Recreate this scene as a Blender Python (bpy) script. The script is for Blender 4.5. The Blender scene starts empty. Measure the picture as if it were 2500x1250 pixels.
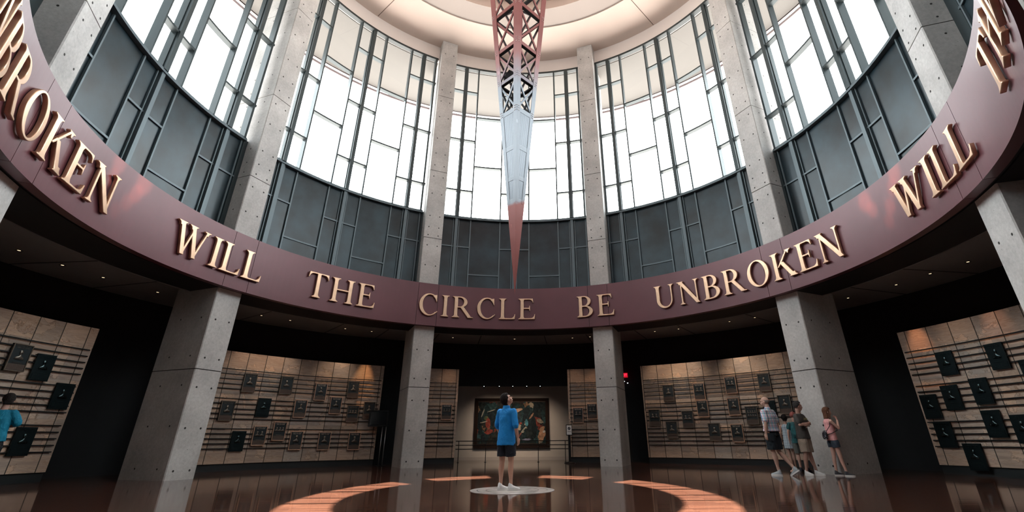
import bpy, bmesh, math, random
from mathutils import Vector, Matrix
C = bpy.context.scene.collection
R_ = math.radians
PI = math.pi

# ------------------------------------------------------------------ camera
cam_d = bpy.data.cameras.new('camera'); cam = bpy.data.objects.new('camera', cam_d); C.objects.link(cam)
FW = Vector((0.0237971, 0.9029556, 0.4290745)).normalized()
RT = Vector((0.9996996, -0.0240113, -0.0049149)).normalized()
UP = RT.cross(FW)
m = Matrix.Identity(4)
for i in range(3):
    m[i][0] = RT[i]; m[i][1] = UP[i]; m[i][2] = -FW[i]
m.translation = Vector((0.1678, -10.898, 0.9013))
cam.matrix_world = m
cam_d.sensor_width = 36.0; cam_d.sensor_fit = 'HORIZONTAL'
cam_d.lens = 1171.77 / 2500 * 36.0
cam_d.shift_x = (1250 - 1303.33) / 2500
cam_d.shift_y = (516.39 - 625) / 2500
cam_d.clip_end = 300
bpy.context.scene.camera = cam

# ------------------------------------------------------------------ world, sun, exposure
vs = bpy.context.scene.view_settings
vs.view_transform = 'Standard'; vs.look = 'None'; vs.gamma = 1.0; vs.use_curve_mapping = False
vs.exposure = 0.62
w = bpy.data.worlds.new('overcast_sky'); bpy.context.scene.world = w; w.use_nodes = True
wn = w.node_tree; wn.nodes.clear()
wo = wn.nodes.new('ShaderNodeOutputWorld'); bg = wn.nodes.new('ShaderNodeBackground')
tc = wn.nodes.new('ShaderNodeTexCoord'); sx = wn.nodes.new('ShaderNodeSeparateXYZ'); cr = wn.nodes.new('ShaderNodeValToRGB')
mp = wn.nodes.new('ShaderNodeMapRange')
wn.links.new(tc.outputs['Generated'], sx.inputs[0]); wn.links.new(sx.outputs['Z'], mp.inputs['Value'])
mp.inputs['From Min'].default_value = -1; mp.inputs['From Max'].default_value = 1
wn.links.new(mp.outputs[0], cr.inputs[0]); wn.links.new(cr.outputs[0], bg.inputs[0]); wn.links.new(bg.outputs[0], wo.inputs[0])
e = cr.color_ramp.elements
e[0].position = 0.47; e[0].color = (0.84, 0.78, 0.72, 1)      # pale sunlit ground below the horizon
e[1].position = 0.53; e[1].color = (0.93, 0.98, 1.0, 1)       # bright hazy sky above it
bg.inputs[1].default_value = 10.0
# the sky is brighter ahead (towards +y) than behind the camera
my = wn.nodes.new('ShaderNodeMapRange'); my.interpolation_type = 'SMOOTHSTEP'; my.inputs['From Min'].default_value = -.75; my.inputs['From Max'].default_value = .55
my.inputs['To Min'].default_value = .13; my.inputs['To Max'].default_value = 1.0; wn.links.new(sx.outputs['Y'], my.inputs['Value'])
vm = wn.nodes.new('ShaderNodeVectorMath'); vm.operation = 'SCALE'; wn.links.new(cr.outputs[0], vm.inputs[0]); wn.links.new(my.outputs[0], vm.inputs['Scale']); wn.links.new(vm.outputs[0], bg.inputs[0])
sun_d = bpy.data.lights.new('sun', 'SUN'); sun = bpy.data.objects.new('sun', sun_d); C.objects.link(sun)
sun_d.energy = 50.0; sun_d.angle = R_(0.35); sun_d.color = (1.0, 0.90, 0.78)
SUN_DIR = Vector((0.0, 0.004, -1.0)).normalized()             # near the zenith: it comes down through the ring skylight
sun.rotation_euler = SUN_DIR.to_track_quat('-Z', 'Y').to_euler()
sun.location = (0, -2, 30)

# ------------------------------------------------------------------ materials
MATS = {}
def mat(name, col=(.5, .5, .5), rough=.5, metal=0.0, emit=None, strength=1.0, noise=0.0, nscale=6.0, bump=0.0, bscale=40.0, spec=None, coat=0.0):
    if name in MATS: return MATS[name]
    M = bpy.data.materials.new(name); M.use_nodes = True; MATS[name] = M
    nt = M.node_tree; b = nt.nodes['Principled BSDF']
    b.inputs['Base Color'].default_value = (*col, 1); b.inputs['Roughness'].default_value = rough; b.inputs['Metallic'].default_value = metal
    if spec is not None: b.inputs['Specular IOR Level'].default_value = spec
    if coat: b.inputs['Coat Weight'].default_value = coat; b.inputs['Coat Roughness'].default_value = .1
    if emit: b.inputs['Emission Color'].default_value = (*emit, 1); b.inputs['Emission Strength'].default_value = strength
    if noise or bump:
        t = nt.nodes.new('ShaderNodeTexCoord')
    if noise:
        n = nt.nodes.new('ShaderNodeTexNoise'); n.inputs['Scale'].default_value = nscale; n.inputs['Detail'].default_value = 6
        nt.links.new(t.outputs['Object'], n.inputs['Vector'])
        r = nt.nodes.new('ShaderNodeValToRGB'); a = [max(0, c * (1 - noise)) for c in col]; z = [min(1, c * (1 + noise)) for c in col]
        r.color_ramp.elements[0].position = .3; r.color_ramp.elements[1].position = .7
        r.color_ramp.elements[0].color = (*a, 1); r.color_ramp.elements[1].color = (*z, 1)
        nt.links.new(n.outputs['Fac'], r.inputs[0]); nt.links.new(r.outputs[0], b.inputs['Base Color'])
    if bump:
        n2 = nt.nodes.new('ShaderNodeTexNoise'); n2.inputs['Scale'].default_value = bscale; n2.inputs['Detail'].default_value = 4
        nt.links.new(t.outputs['Object'], n2.inputs['Vector'])
        bp = nt.nodes.new('ShaderNodeBump'); bp.inputs['Strength'].default_value = bump; bp.inputs['Distance'].default_value = .02
        nt.links.new(n2.outputs['Fac'], bp.inputs['Height']); nt.links.new(bp.outputs[0], b.inputs['Normal'])
    return M
def N(nt, typ, **kw):
    n = nt.nodes.new(typ)
    for k, v in kw.items():
        if k in n.inputs.keys(): n.inputs[k].default_value = v
        else: setattr(n, k, v)
    return n
def ramp(nt, src, stops, interp='LINEAR'):
    r = nt.nodes.new('ShaderNodeValToRGB'); r.color_ramp.interpolation = interp
    es = r.color_ramp.elements
    while len(es) < len(stops): es.new(0.5)
    for el, (p, c) in zip(es, stops):
        el.position = p; el.color = (*c, 1) if len(c) == 3 else c
    nt.links.new(src, r.inputs[0]); return r

# raw board-marked concrete with pores
def concrete():
    M = mat('raw_concrete', (.42, .40, .385), .82); nt = M.node_tree; b = nt.nodes['Principled BSDF']
    t = N(nt, 'ShaderNodeTexCoord')
    n1 = N(nt, 'ShaderNodeTexNoise', Scale=.9, Detail=5.0); n2 = N(nt, 'ShaderNodeTexNoise', Scale=14.0, Detail=6.0, Roughness=.7)
    v = N(nt, 'ShaderNodeTexVoronoi', Scale=9.0); n3 = N(nt, 'ShaderNodeTexNoise', Scale=5.0, Detail=2.0)
    for k in (n1, n2, v, n3): nt.links.new(t.outputs['Object'], k.inputs['Vector'])
    r1 = ramp(nt, n1.outputs['Fac'], [(.3, (.40, .39, .38)), (.7, (.60, .585, .57))])
    r2 = ramp(nt, n2.outputs['Fac'], [(.3, (.80, .80, .80)), (.7, (1.08, 1.08, 1.08))])
    mx = N(nt, 'ShaderNodeMix', data_type='RGBA', blend_type='MULTIPLY'); mx.inputs[0].default_value = 1
    nt.links.new(r1.outputs[0], mx.inputs[6]); nt.links.new(r2.outputs[0], mx.inputs[7])
    pit = ramp(nt, v.outputs['Distance'], [(.06, (.0, .0, .0)), (.11, (1, 1, 1))])
    sel = ramp(nt, n3.outputs['Fac'], [(.56, (1, 1, 1)), (.60, (0, 0, 0))])
    mxx = N(nt, 'ShaderNodeMix', data_type='RGBA', blend_type='LIGHTEN'); mxx.inputs[0].default_value = 1
    nt.links.new(pit.outputs[0], mxx.inputs[6]); nt.links.new(sel.outputs[0], mxx.inputs[7])
    m2 = N(nt, 'ShaderNodeMix', data_type='RGBA', blend_type='MULTIPLY'); m2.inputs[0].default_value = .7
    nt.links.new(mx.outputs[2], m2.inputs[6]); nt.links.new(mxx.outputs[2], m2.inputs[7])
    nt.links.new(m2.outputs[2], b.inputs['Base Color'])
    bp = N(nt, 'ShaderNodeBump', Strength=.35, Distance=.01); nt.links.new(mxx.outputs[2], bp.inputs['Height'])
    bp2 = N(nt, 'ShaderNodeBump', Strength=.25, Distance=.01); nt.links.new(n2.outputs['Fac'], bp2.inputs['Height'])
    nt.links.new(bp.outputs[0], bp2.inputs['Normal']); nt.links.new(bp2.outputs[0], b.inputs['Normal'])
    return M
M_CONC = concrete()
M_HOLE = mat('tie_hole_shadow_gap', (.03, .028, .026), .9)
M_MULL = mat('dark_mullion_metal', (.038, .054, .06), .42, .35)
M_FRAME = mat('slate_grey_frame', (.095, .125, .14), .42, .3)
M_PANEL = mat('dark_slate_panel', (.0080, .0185, .0250), .30, .25, noise=.75, nscale=1.1)
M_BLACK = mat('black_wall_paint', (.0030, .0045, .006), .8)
M_SOFFIT = mat('dark_grey_soffit_plaster', (.23, .235, .235), .85, noise=.08, nscale=.7)
M_UNDER = mat('black_steel_underside', (.006, .007, .009), .7)
M_CEIL = mat('peach_ceiling_plaster', (.57, .465, .41), .9, noise=.05, nscale=.35)
M_CEIL2 = mat('pale_ceiling_plaster', (.35, .30, .275), .9, noise=.04, nscale=.3)
M_BAND = mat('cream_plaster_band', (.76, .70, .67), .85)
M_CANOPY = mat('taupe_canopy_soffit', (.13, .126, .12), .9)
M_RING = mat('maroon_painted_steel', (.125, .040, .050), .38, .15, noise=.10, nscale=.8, bump=.03, bscale=3)
M_BRONZE = mat('brushed_bronze', (.62, .40, .27), .34, .75, noise=.12, nscale=5)
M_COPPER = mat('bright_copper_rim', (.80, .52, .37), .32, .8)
M_DKBRONZE = mat('dark_bronze', (.035, .045, .05), .4, .6)
M_TEALPL = mat('dark_teal_bronze', (.006, .015, .018), .38, .6)
M_TEXTPL = mat('brown_bronze_text_panel', (.12, .085, .07), .45, .6, bump=.5, bscale=90)
M_RELIEF = mat('worn_bronze_relief', (.17, .15, .13), .38, .8)
M_BRIGHT = mat('polished_bronze_highlight', (.75, .68, .6), .3, .6)
M_BAR = mat('black_steel_bar', (.012, .013, .015), .4, .4)
M_STEEL = mat('brushed_stainless', (.5, .5, .5), .3, .9)
M_GLASSY = None
def glass():
    M = bpy.data.materials.new('clear_window_glass'); M.use_nodes = True; nt = M.node_tree; nt.nodes.clear()
    o = N(nt, 'ShaderNodeOutputMaterial'); tr = N(nt, 'ShaderNodeBsdfTransparent'); gl = N(nt, 'ShaderNodeBsdfGlossy')
    tr.inputs[0].default_value = (.965, .985, .98, 1); gl.inputs['Roughness'].default_value = .02
    lw = N(nt, 'ShaderNodeLayerWeight', Blend=.5); pw = N(nt, 'ShaderNodeMath', operation='POWER'); pw.inputs[1].default_value = 4.0
    f = N(nt, 'ShaderNodeMath', operation='MULTIPLY_ADD'); f.inputs[1].default_value = .55; f.inputs[2].default_value = .04; mx = N(nt, 'ShaderNodeMixShader')
    nt.links.new(lw.outputs['Facing'], pw.inputs[0]); nt.links.new(pw.outputs[0], f.inputs[0])
    nt.links.new(f.outputs[0], mx.inputs[0]); nt.links.new(tr.outputs[0], mx.inputs[1]); nt.links.new(gl.outputs[0], mx.inputs[2]); nt.links.new(mx.outputs[0], o.inputs[0])
    return M
M_GLASS = glass()
def floor_mat():
    M = mat('polished_dark_wood_floor', (.05, .03, .025), .1); nt = M.node_tree; b = nt.nodes['Principled BSDF']
    t = N(nt, 'ShaderNodeTexCoord')
    br = N(nt, 'ShaderNodeTexBrick', Scale=1.0); br.offset = .37
    br.inputs['Color1'].default_value = (.060, .025, .017, 1); br.inputs['Color2'].default_value = (.098, .042, .027, 1); br.inputs['Mortar'].default_value = (.03, .015, .012, 1)
    br.inputs['Brick Width'].default_value = 1.6; br.inputs['Row Height'].default_value = .12; br.inputs['Mortar Size'].default_value = .004
    nt.links.new(t.outputs['Object'], br.inputs['Vector'])
    mp_ = N(nt, 'ShaderNodeMapping'); mp_.inputs['Scale'].default_value = (1.2, 22, 1); nt.links.new(t.outputs['Object'], mp_.inputs[0])
    n = N(nt, 'ShaderNodeTexNoise', Scale=1.5, Detail=6.0); nt.links.new(mp_.outputs[0], n.inputs['Vector'])
    r = ramp(nt, n.outputs['Fac'], [(.3, (.62, .62, .62)), (.7, (1.2, 1.2, 1.2))])
    mx = N(nt, 'ShaderNodeMix', data_type='RGBA', blend_type='MULTIPLY'); mx.inputs[0].default_value = 1
    nt.links.new(br.outputs[0], mx.inputs[6]); nt.links.new(r.outputs[0], mx.inputs[7]); nt.links.new(mx.outputs[2], b.inputs['Base Color'])
    mp2 = N(nt, 'ShaderNodeMapping'); mp2.inputs['Scale'].default_value = (.7, 7, 1); nt.links.new(t.outputs['Object'], mp2.inputs[0])
    n4 = N(nt, 'ShaderNodeTexNoise', Scale=1.1, Detail=3.0); nt.links.new(mp2.outputs[0], n4.inputs['Vector'])
    bp = N(nt, 'ShaderNodeBump', Strength=.10, Distance=.01); nt.links.new(n4.outputs['Fac'], bp.inputs['Height'])
    bp2 = N(nt, 'ShaderNodeBump', Strength=.10, Distance=.002); nt.links.new(br.outputs['Fac'], bp2.inputs['Height']); nt.links.new(bp.outputs[0], bp2.inputs['Normal'])
    nt.links.new(bp2.outputs[0], b.inputs['Normal']); b.inputs['Roughness'].default_value = .07
    b.inputs['IOR'].default_value = 1.5
    return M
M_FLOOR = floor_mat()
def stone_mat():
    M = mat('sandstone_slabs', (.4, .3, .22), .75); nt = M.node_tree; b = nt.nodes['Principled BSDF']
    uv = N(nt, 'ShaderNodeUVMap')
    sep = N(nt, 'ShaderNodeSeparateXYZ'); nt.links.new(uv.outputs[0], sep.inputs[0])
    fx = N(nt, 'ShaderNodeMath', operation='FLOOR'); fy = N(nt, 'ShaderNodeMath', operation='FLOOR')
    nt.links.new(sep.outputs[0], fx.inputs[0]); nt.links.new(sep.outputs[1], fy.inputs[0])
    cb = N(nt, 'ShaderNodeCombineXYZ'); nt.links.new(fx.outputs[0], cb.inputs[0]); nt.links.new(fy.outputs[0], cb.inputs[1])
    wn_ = N(nt, 'ShaderNodeTexWhiteNoise', noise_dimensions='3D'); nt.links.new(cb.outputs[0], wn_.inputs['Vector'])
    base = ramp(nt, wn_.outputs['Value'], [(0, (.36, .305, .265)), (.35, (.49, .375, .30)), (.65, (.54, .43, .355)), (1, (.45, .41, .375))])
    # cleft boundaries: each slab has its own broad patch of paler stone
    off = N(nt, 'ShaderNodeVectorMath', operation='SCALE'); nt.links.new(wn_.outputs['Color'], off.inputs[0]); off.inputs['Scale'].default_value = 9.0
    ad = N(nt, 'ShaderNodeVectorMath', operation='ADD'); nt.links.new(uv.outputs[0], ad.inputs[0]); nt.links.new(off.outputs[0], ad.inputs[1])
    n1 = N(nt, 'ShaderNodeTexNoise', Scale=.75, Detail=7.0, Roughness=.62, Distortion=.6); nt.links.new(ad.outputs[0], n1.inputs['Vector'])
    cl = ramp(nt, n1.outputs['Fac'], [(.0, (.86, .84, .82)), (.555, (1, 1, 1)), (.562, (.52, .44, .38)), (.572, (1.25, 1.2, 1.15)), (.66, (1.3, 1.22, 1.12))])
    mpv = N(nt, 'ShaderNodeMapping'); mpv.inputs['Scale'].default_value = (.5, 2.6, 1); nt.links.new(ad.outputs[0], mpv.inputs[0])
    wv = N(nt, 'ShaderNodeTexNoise', Scale=1.6, Detail=5.0, Distortion=1.5); nt.links.new(mpv.outputs[0], wv.inputs['Vector'])
    wr = ramp(nt, wv.outputs['Fac'], [(.35, (.84, .80, .78)), (.5, (1.05, 1, .96)), (.53, (.86, .78, .70)), (.6, (1.1, 1.05, 1))])
    m1 = N(nt, 'ShaderNodeMix', data_type='RGBA', blend_type='MULTIPLY'); m1.inputs[0].default_value = 1
    m2 = N(nt, 'ShaderNodeMix', data_type='RGBA', blend_type='MULTIPLY'); m2.inputs[0].default_value = 1
    nt.links.new(base.outputs[0], m1.inputs[6]); nt.links.new(cl.outputs[0], m1.inputs[7])
    nt.links.new(m1.outputs[2], m2.inputs[6]); nt.links.new(wr.outputs[0], m2.inputs[7])
    # joints
    ga = N(nt, 'ShaderNodeMath', operation='FRACT'); gb = N(nt, 'ShaderNodeMath', operation='FRACT')
    nt.links.new(sep.outputs[0], ga.inputs[0]); nt.links.new(sep.outputs[1], gb.inputs[0])
    def edge(src, wd):
        a = N(nt, 'ShaderNodeMath', operation='PINGPONG'); a.inputs[1].default_value = .5; nt.links.new(src, a.inputs[0])
        c = N(nt, 'ShaderNodeMath', operation='GREATER_THAN'); c.inputs[1].default_value = wd; nt.links.new(a.outputs[0], c.inputs[0]); return c
    ea = edge(ga.outputs[0], .018); eb = edge(gb.outputs[0], .0022)
    mm = N(nt, 'ShaderNodeMath', operation='MINIMUM'); nt.links.new(ea.outputs[0], mm.inputs[0]); nt.links.new(eb.outputs[0], mm.inputs[1])
    m3 = N(nt, 'ShaderNodeMix', data_type='RGBA'); nt.links.new(mm.outputs[0], m3.inputs[0]); m3.inputs[6].default_value = (.035, .028, .022, 1)
    nt.links.new(m2.outputs[2], m3.inputs[7]); nt.links.new(m3.outputs[2], b.inputs['Base Color'])
    bp = N(nt, 'ShaderNodeBump', Strength=.6, Distance=.02); nt.links.new(mm.outputs[0], bp.inputs['Height'])
    bp2 = N(nt, 'ShaderNodeBump', Strength=.35, Distance=.02); nt.links.new(n1.outputs['Fac'], bp2.inputs['Height']); nt.links.new(bp.outputs[0], bp2.inputs['Normal'])
    nt.links.new(bp2.outputs[0], b.inputs['Normal'])
    return M
M_STONE = stone_mat()

# ------------------------------------------------------------------ mesh helpers
def pol(a, r, z=0.0):
    a = R_(a); return Vector((r * math.sin(a), r * math.cos(a), z))
class MB:
    """collects shapes into one bmesh; several materials by index"""
    def __init__(s): s.bm = bmesh.new(); s.uv = None
    def quad(s, pts, mi=0, smooth=False):
        vs_ = [s.bm.verts.new(p) for p in pts]; f = s.bm.faces.new(vs_); f.material_index = mi; f.smooth = smooth; return f
    def grid(s, rows, mi=0, closed_u=False, closed_v=False, smooth=False, caps=False):
        V = [[s.bm.verts.new(p) for p in r] for r in rows]
        nr, nc = len(V), len(V[0])
        for i in range(nr if closed_v else nr - 1):
            for j in range(nc if closed_u else nc - 1):
                a, b_, c, d = V[i][j], V[i][(j + 1) % nc], V[(i + 1) % nr][(j + 1) % nc], V[(i + 1) % nr][j]
                try: f = s.bm.faces.new((a, b_, c, d)); f.material_index = mi; f.smooth = smooth
                except ValueError: pass
        if caps:
            for r in (V[0][::-1], V[-1]):
                try: f = s.bm.faces.new(r); f.material_index = mi; f.smooth = smooth
                except ValueError: pass
        return V
    def box(s, c, d, rot=None, mi=0):
        c = Vector(c); h = Vector(d) / 2; M_ = rot or Matrix.Identity(3)
        P = [c + M_ @ Vector((x * h.x, y * h.y, z * h.z)) for x in (-1, 1) for y in (-1, 1) for z in (-1, 1)]
        v = [s.bm.verts.new(p) for p in P]
        for f in ((0, 1, 3, 2), (4, 6, 7, 5), (0, 4, 5, 1), (2, 3, 7, 6), (0, 2, 6, 4), (1, 5, 7, 3)):
            q = s.bm.faces.new([v[i] for i in f]); q.material_index = mi
    def pbox(s, a0, a1, r0, r1, z0, z1, mi=0, n=None):
        """curved box: azimuth a0..a1, radius r0..r1, height z0..z1"""
        n = n or max(1, int(abs(a1 - a0) / 2.0 + .5))
        rows = []
        for i in range(n + 1):
            a = a0 + (a1 - a0) * i / n
            rows.append([pol(a, r0, z0), pol(a, r0, z1), pol(a, r1, z1), pol(a, r1, z0)])
        full = abs(a1 - a0) > 359.9
        if full: rows = rows[:-1]
        s.grid(rows, mi, closed_u=True, closed_v=full, caps=not full)
    def rbox(s, a, r, z0, z1, wt, dr, mi=0):
        """upright box at azimuth a, from radius r outward dr, tangential width wt"""
        M_ = Matrix.Rotation(-R_(a), 3, 'Z')
        s.box(pol(a, r + dr / 2, (z0 + z1) / 2), (wt, dr, z1 - z0), M_, mi)
    def tube(s, p0, p1, r0, r1=None, n=12, mi=0, caps=True, smooth=True):
        p0, p1 = Vector(p0), Vector(p1); r1 = r0 if r1 is None else r1
        d = (p1 - p0).normalized(); u = d.orthogonal().normalized(); v = d.cross(u)
        rows = [[p + (u * math.cos(2 * PI * k / n) + v * math.sin(2 * PI * k / n)) * r for k in range(n)] for p, r in ((p0, r0), (p1, r1))]
        s.grid(rows, mi, closed_u=True, smooth=smooth, caps=caps)
    def beam(s, p0, p1, wa, wb, ref=(0, 0, 1), mi=0):
        p0, p1 = Vector(p0), Vector(p1); d = (p1 - p0).normalized(); u = d.cross(Vector(ref)).normalized(); v = u.cross(d)
        rows = [[p + u * x * wa / 2 + v * y * wb / 2 for x, y in ((-1, -1), (1, -1), (1, 1), (-1, 1))] for p in (p0, p1)]
        s.grid(rows, mi, closed_u=True, caps=True)
    def ball(s, c, r, sc=(1, 1, 1), rot=None, n=16, mi=0):
        c = Vector(c); M_ = rot or Matrix.Identity(3); rows = []
        for i in range(1, n // 2):
            t = PI * i / (n // 2)
            rows.append([c + M_ @ Vector((r * sc[0] * math.sin(t) * math.cos(2 * PI * k / n), r * sc[1] * math.sin(t) * math.sin(2 * PI * k / n), r * sc[2] * math.cos(t))) for k in range(n)])
        s.grid(rows, mi, closed_u=True, smooth=True, caps=True)
    def loft(s, secs, n=20, mi=0, caps=True):
        """secs: (centre, rx, ry, rotation 3x3) ellipses"""
        rows = []
        for c, rx, ry, M_ in secs:
            M_ = M_ or Matrix.Identity(3)
            rows.append([Vector(c) + M_ @ Vector((rx * math.cos(2 * PI * k / n), ry * math.sin(2 * PI * k / n), 0)) for k in range(n)])
        s.grid(rows, mi, closed_u=True, smooth=True, caps=caps)
    def capsule(s, p0, p1, r0, r1, n=12, mi=0):
        p0, p1 = Vector(p0), Vector(p1); d = (p1 - p0).normalized(); u = d.orthogonal().normalized(); v = d.cross(u); rows = []
        for t in (-80, -45, 0): rows.append((p0 + d * r0 * math.sin(R_(t)), r0 * math.cos(R_(t))))
        for t in (0, 45, 80): rows.append((p1 + d * r1 * math.sin(R_(t)), r1 * math.cos(R_(t))))
        s.grid([[p + (u * math.cos(2 * PI * k / n) + v * math.sin(2 * PI * k / n)) * r for k in range(n)] for p, r in rows], mi, closed_u=True, smooth=True, caps=True)
    def build(s, name, mats, parent=None, bevel=0, recalc=True):
        if recalc: bmesh.ops.recalc_face_normals(s.bm, faces=s.bm.faces[:])
        me = bpy.data.meshes.new(name); s.bm.to_mesh(me); s.bm.free()
        for m_ in (mats if isinstance(mats, (list, tuple)) else [mats]): me.materials.append(m_)
        o = bpy.data.objects.new(name, me); C.objects.link(o)
        if parent: o.parent = parent
        if bevel:
            b = o.modifiers.new('bevel', 'BEVEL'); b.width = bevel; b.segments = 2; b.limit_method = 'ANGLE'; b.angle_limit = R_(40)
        return o
def thing(name, label, cat, loc=(0, 0, 0), rz=0.0, group=None):
    o = bpy.data.objects.new(name, None); C.objects.link(o); o.location = loc; o.rotation_euler = (0, 0, rz); o.empty_display_size = .1
    o['label'] = label; o['category'] = cat
    if group: o['group'] = group
    return o
def tag(o, label, cat, group=None):
    o['label'] = label; o['category'] = cat
    if group: o['group'] = group
    return o
def struct(o, label=None):
    o['kind'] = 'structure'
    if label: o['label'] = label
    return o
def sroot(name, loc=(0, 0, 0)):
    o = bpy.data.objects.new(name, None); C.objects.link(o); o.location = loc; o['kind'] = 'structure'; o.empty_display_size = .1; return o

# ------------------------------------------------------------------ the setting (origin = centre of the rotunda, z = 0 the floor)
RW, RC, RS = 9.95, 9.36, 12.2
BAY0 = -1.2
COLS = {-4: -158.7, -3: -111.8, -2: -67.96, -1: -23.46, 0: 21.6, 1: 65.9, 2: 109.5, 3: 156.3}
SILL, HEAD, CEIL = 10.29, 19.22, 20.15

f = MB(); V0 = f.bm.verts.new((0, 0, 0)); ring = [f.bm.verts.new(pol(a, 19.5)) for a in range(0, 360, 4)]
for i in range(len(ring)): f.bm.faces.new((V0, ring[i - 1], ring[i]))
fl = struct(f.build('floor', M_FLOOR))
for p_ in fl.data.polygons:
    if p_.normal.z < 0: p_.flip()

# ceiling: flat peach outer disc, a paler inner disc behind a fine step, a drum recess, a ring skylight with bars
SKC = (0.0, -0.9)      # centre of the ring skylight
def sk(a, r, z): a = R_(a); return Vector((SKC[0] + r * .95 * math.sin(a), SKC[1] + r * 1.36 * math.cos(a), z))   # an oval ring
c = MB()
NA = 144
c.grid([[pol(a * 360 / NA, r, z) for a in range(NA)] for r, z in ((14.6, CEIL), (7.55, CEIL), (7.55, CEIL + .06))], 0, closed_u=True)
c.grid([[pol(a * 360 / NA, r, z) for a in range(NA)] for r, z in ((7.55, CEIL + .06), (6.42, CEIL + .06))], 1, closed_u=True)
c.grid([[pol(a * 360 / NA, 6.42, CEIL + .06) for a in range(NA)], [pol(a * 360 / NA, 6.42, 20.75) for a in range(NA)], [sk(a * 360 / NA, 3.84, 20.75) for a in range(NA)], [sk(a * 360 / NA, 3.84, 21.0) for a in range(NA)], [pol(a * 360 / NA, 14.6, 21.0) for a in range(NA)], [pol(a * 360 / NA, 14.6, CEIL) for a in range(NA)]], 0, closed_u=True)
c.grid([[sk(a * 360 / NA, r, z) for a in range(NA)] for r, z in ((3.06, 20.75), (3.06, 21.0))], 0, closed_u=True)
for z in (20.75, 21.0):
    cv = c.bm.verts.new((SKC[0], SKC[1], z)); rr = [c.bm.verts.new(sk(a * 360 / NA, 3.06, z)) for a in range(NA)]
    for i in range(NA): c.bm.faces.new((cv, rr[i - 1], rr[i]))
# solid stretches of the skylight ring
for a0, a1 in ((-53, -39), (-12, 12), (35, 52), (140, 215)): 
    n = 12
    rows = [[sk(a0 + (a1 - a0) * i / n, 3.06, 20.75), sk(a0 + (a1 - a0) * i / n, 3.84, 20.75), sk(a0 + (a1 - a0) * i / n, 3.84, 21.0), sk(a0 + (a1 - a0) * i / n, 3.06, 21.0)] for i in range(n + 1)]
    c.grid(rows, 0, closed_u=True, caps=True)
# fine radial joints, one per bay
for k in range(8):
    a = BAY0 + 45 * k - .0
    c.beam(pol(a, 7.58, CEIL - .003), pol(a, 9.9, CEIL - .003), .03, .01, mi=2)
struct(c.build('ceiling', [M_CEIL, M_CEIL2, mat('dark_joint', (.12, .08, .06), .9)], recalc=True))
sb = MB()
for y in (3.55, 3.05, 2.5, 1.6, 1.0, .55, -.25, -.85, -1.9, -2.6):
    sb.box((0, SKC[1] + y * 1.36, 20.86), (8.0, .16 if y in (2.5, .55) else .10, .1))
sbo = struct(sb.build('trim_2', M_BAR)); 
gp = MB()
gp.grid([[sk(a * 360 / 72, r, 20.93) for a in range(72)] for r in (3.85, 3.05)], 0, closed_u=True)
struct(gp.build('window_9', M_GLASS))

# cream band over the windows, black shell of the ambulatory, soffit
b = MB(); b.pbox(-180, 180, RW - .02, RW + .25, HEAD + .02, CEIL, n=144); struct(b.build('trim_1', M_BAND))
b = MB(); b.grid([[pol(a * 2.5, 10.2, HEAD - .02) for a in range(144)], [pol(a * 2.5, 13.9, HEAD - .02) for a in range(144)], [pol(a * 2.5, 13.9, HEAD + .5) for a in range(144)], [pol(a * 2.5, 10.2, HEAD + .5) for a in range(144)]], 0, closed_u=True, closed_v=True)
b.pbox(-180, 180, 13.9, 14.0, HEAD - .30, HEAD - .16, mi=1, n=144)
b.pbox(-180, 180, 13.84, 14.02, HEAD - .02, HEAD + .55, mi=1, n=144)
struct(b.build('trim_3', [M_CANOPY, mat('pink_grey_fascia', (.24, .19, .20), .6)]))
b = MB()
b.grid([[pol(a * 2.5, r, z) for a in range(144)] for r, z in ((10.53, 5.01), (10.53, 5.14), (13.6, 5.14), (13.6, 5.5), (10.53, 5.5))], 0, closed_u=True)
for k in range(8):
    for da in (-7.3, 7.3, 22.5 - 5.6, 22.5 + 5.6): b.beam(pol(BAY0 + 45 * k + da, 10.55, 5.138), pol(BAY0 + 45 * k + da, 13.38, 5.138), .035, .008, mi=1)
struct(b.build('ceiling_soffit', [M_SOFFIT, M_UNDER]))
b = MB(); b.grid([[pol(a * 2.5, r, z) for a in range(144)] for r, z in ((9.36, 5.03), (10.54, 5.03), (10.54, 6.70), (9.36, 6.70))], 0, closed_u=True, closed_v=True)
struct(b.build('ceiling_edge_beam', M_UNDER))
b = MB()
AL0, AL1 = -12.9, 10.9
b.pbox(AL1, 360 + AL0, 13.4, 13.6, 0, 5.2, n=120); b.pbox(AL0, AL1, 13.4, 13.6, 3.2, 5.2, n=10)
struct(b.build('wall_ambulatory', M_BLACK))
# the picture alcove beyond the gap
al = MB(); al.box((-.3, 15.6, 1.75), (8.4, .2, 3.5)); struct(al.build('wall_back', mat('beige_plaster', (.40, .355, .315), .9, noise=.05, nscale=1.5)))
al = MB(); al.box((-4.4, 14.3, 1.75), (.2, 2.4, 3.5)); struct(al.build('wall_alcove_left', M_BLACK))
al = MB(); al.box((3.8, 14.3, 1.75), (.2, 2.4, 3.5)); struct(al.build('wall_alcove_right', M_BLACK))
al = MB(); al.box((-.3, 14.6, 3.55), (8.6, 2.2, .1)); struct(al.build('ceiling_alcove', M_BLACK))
al = MB(); al.box((-.3, 15.485, .07), (8.2, .03, .14)); struct(al.build('baseboard_back', mat('beige_skirting', (.33, .29, .26), .7)))

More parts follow.
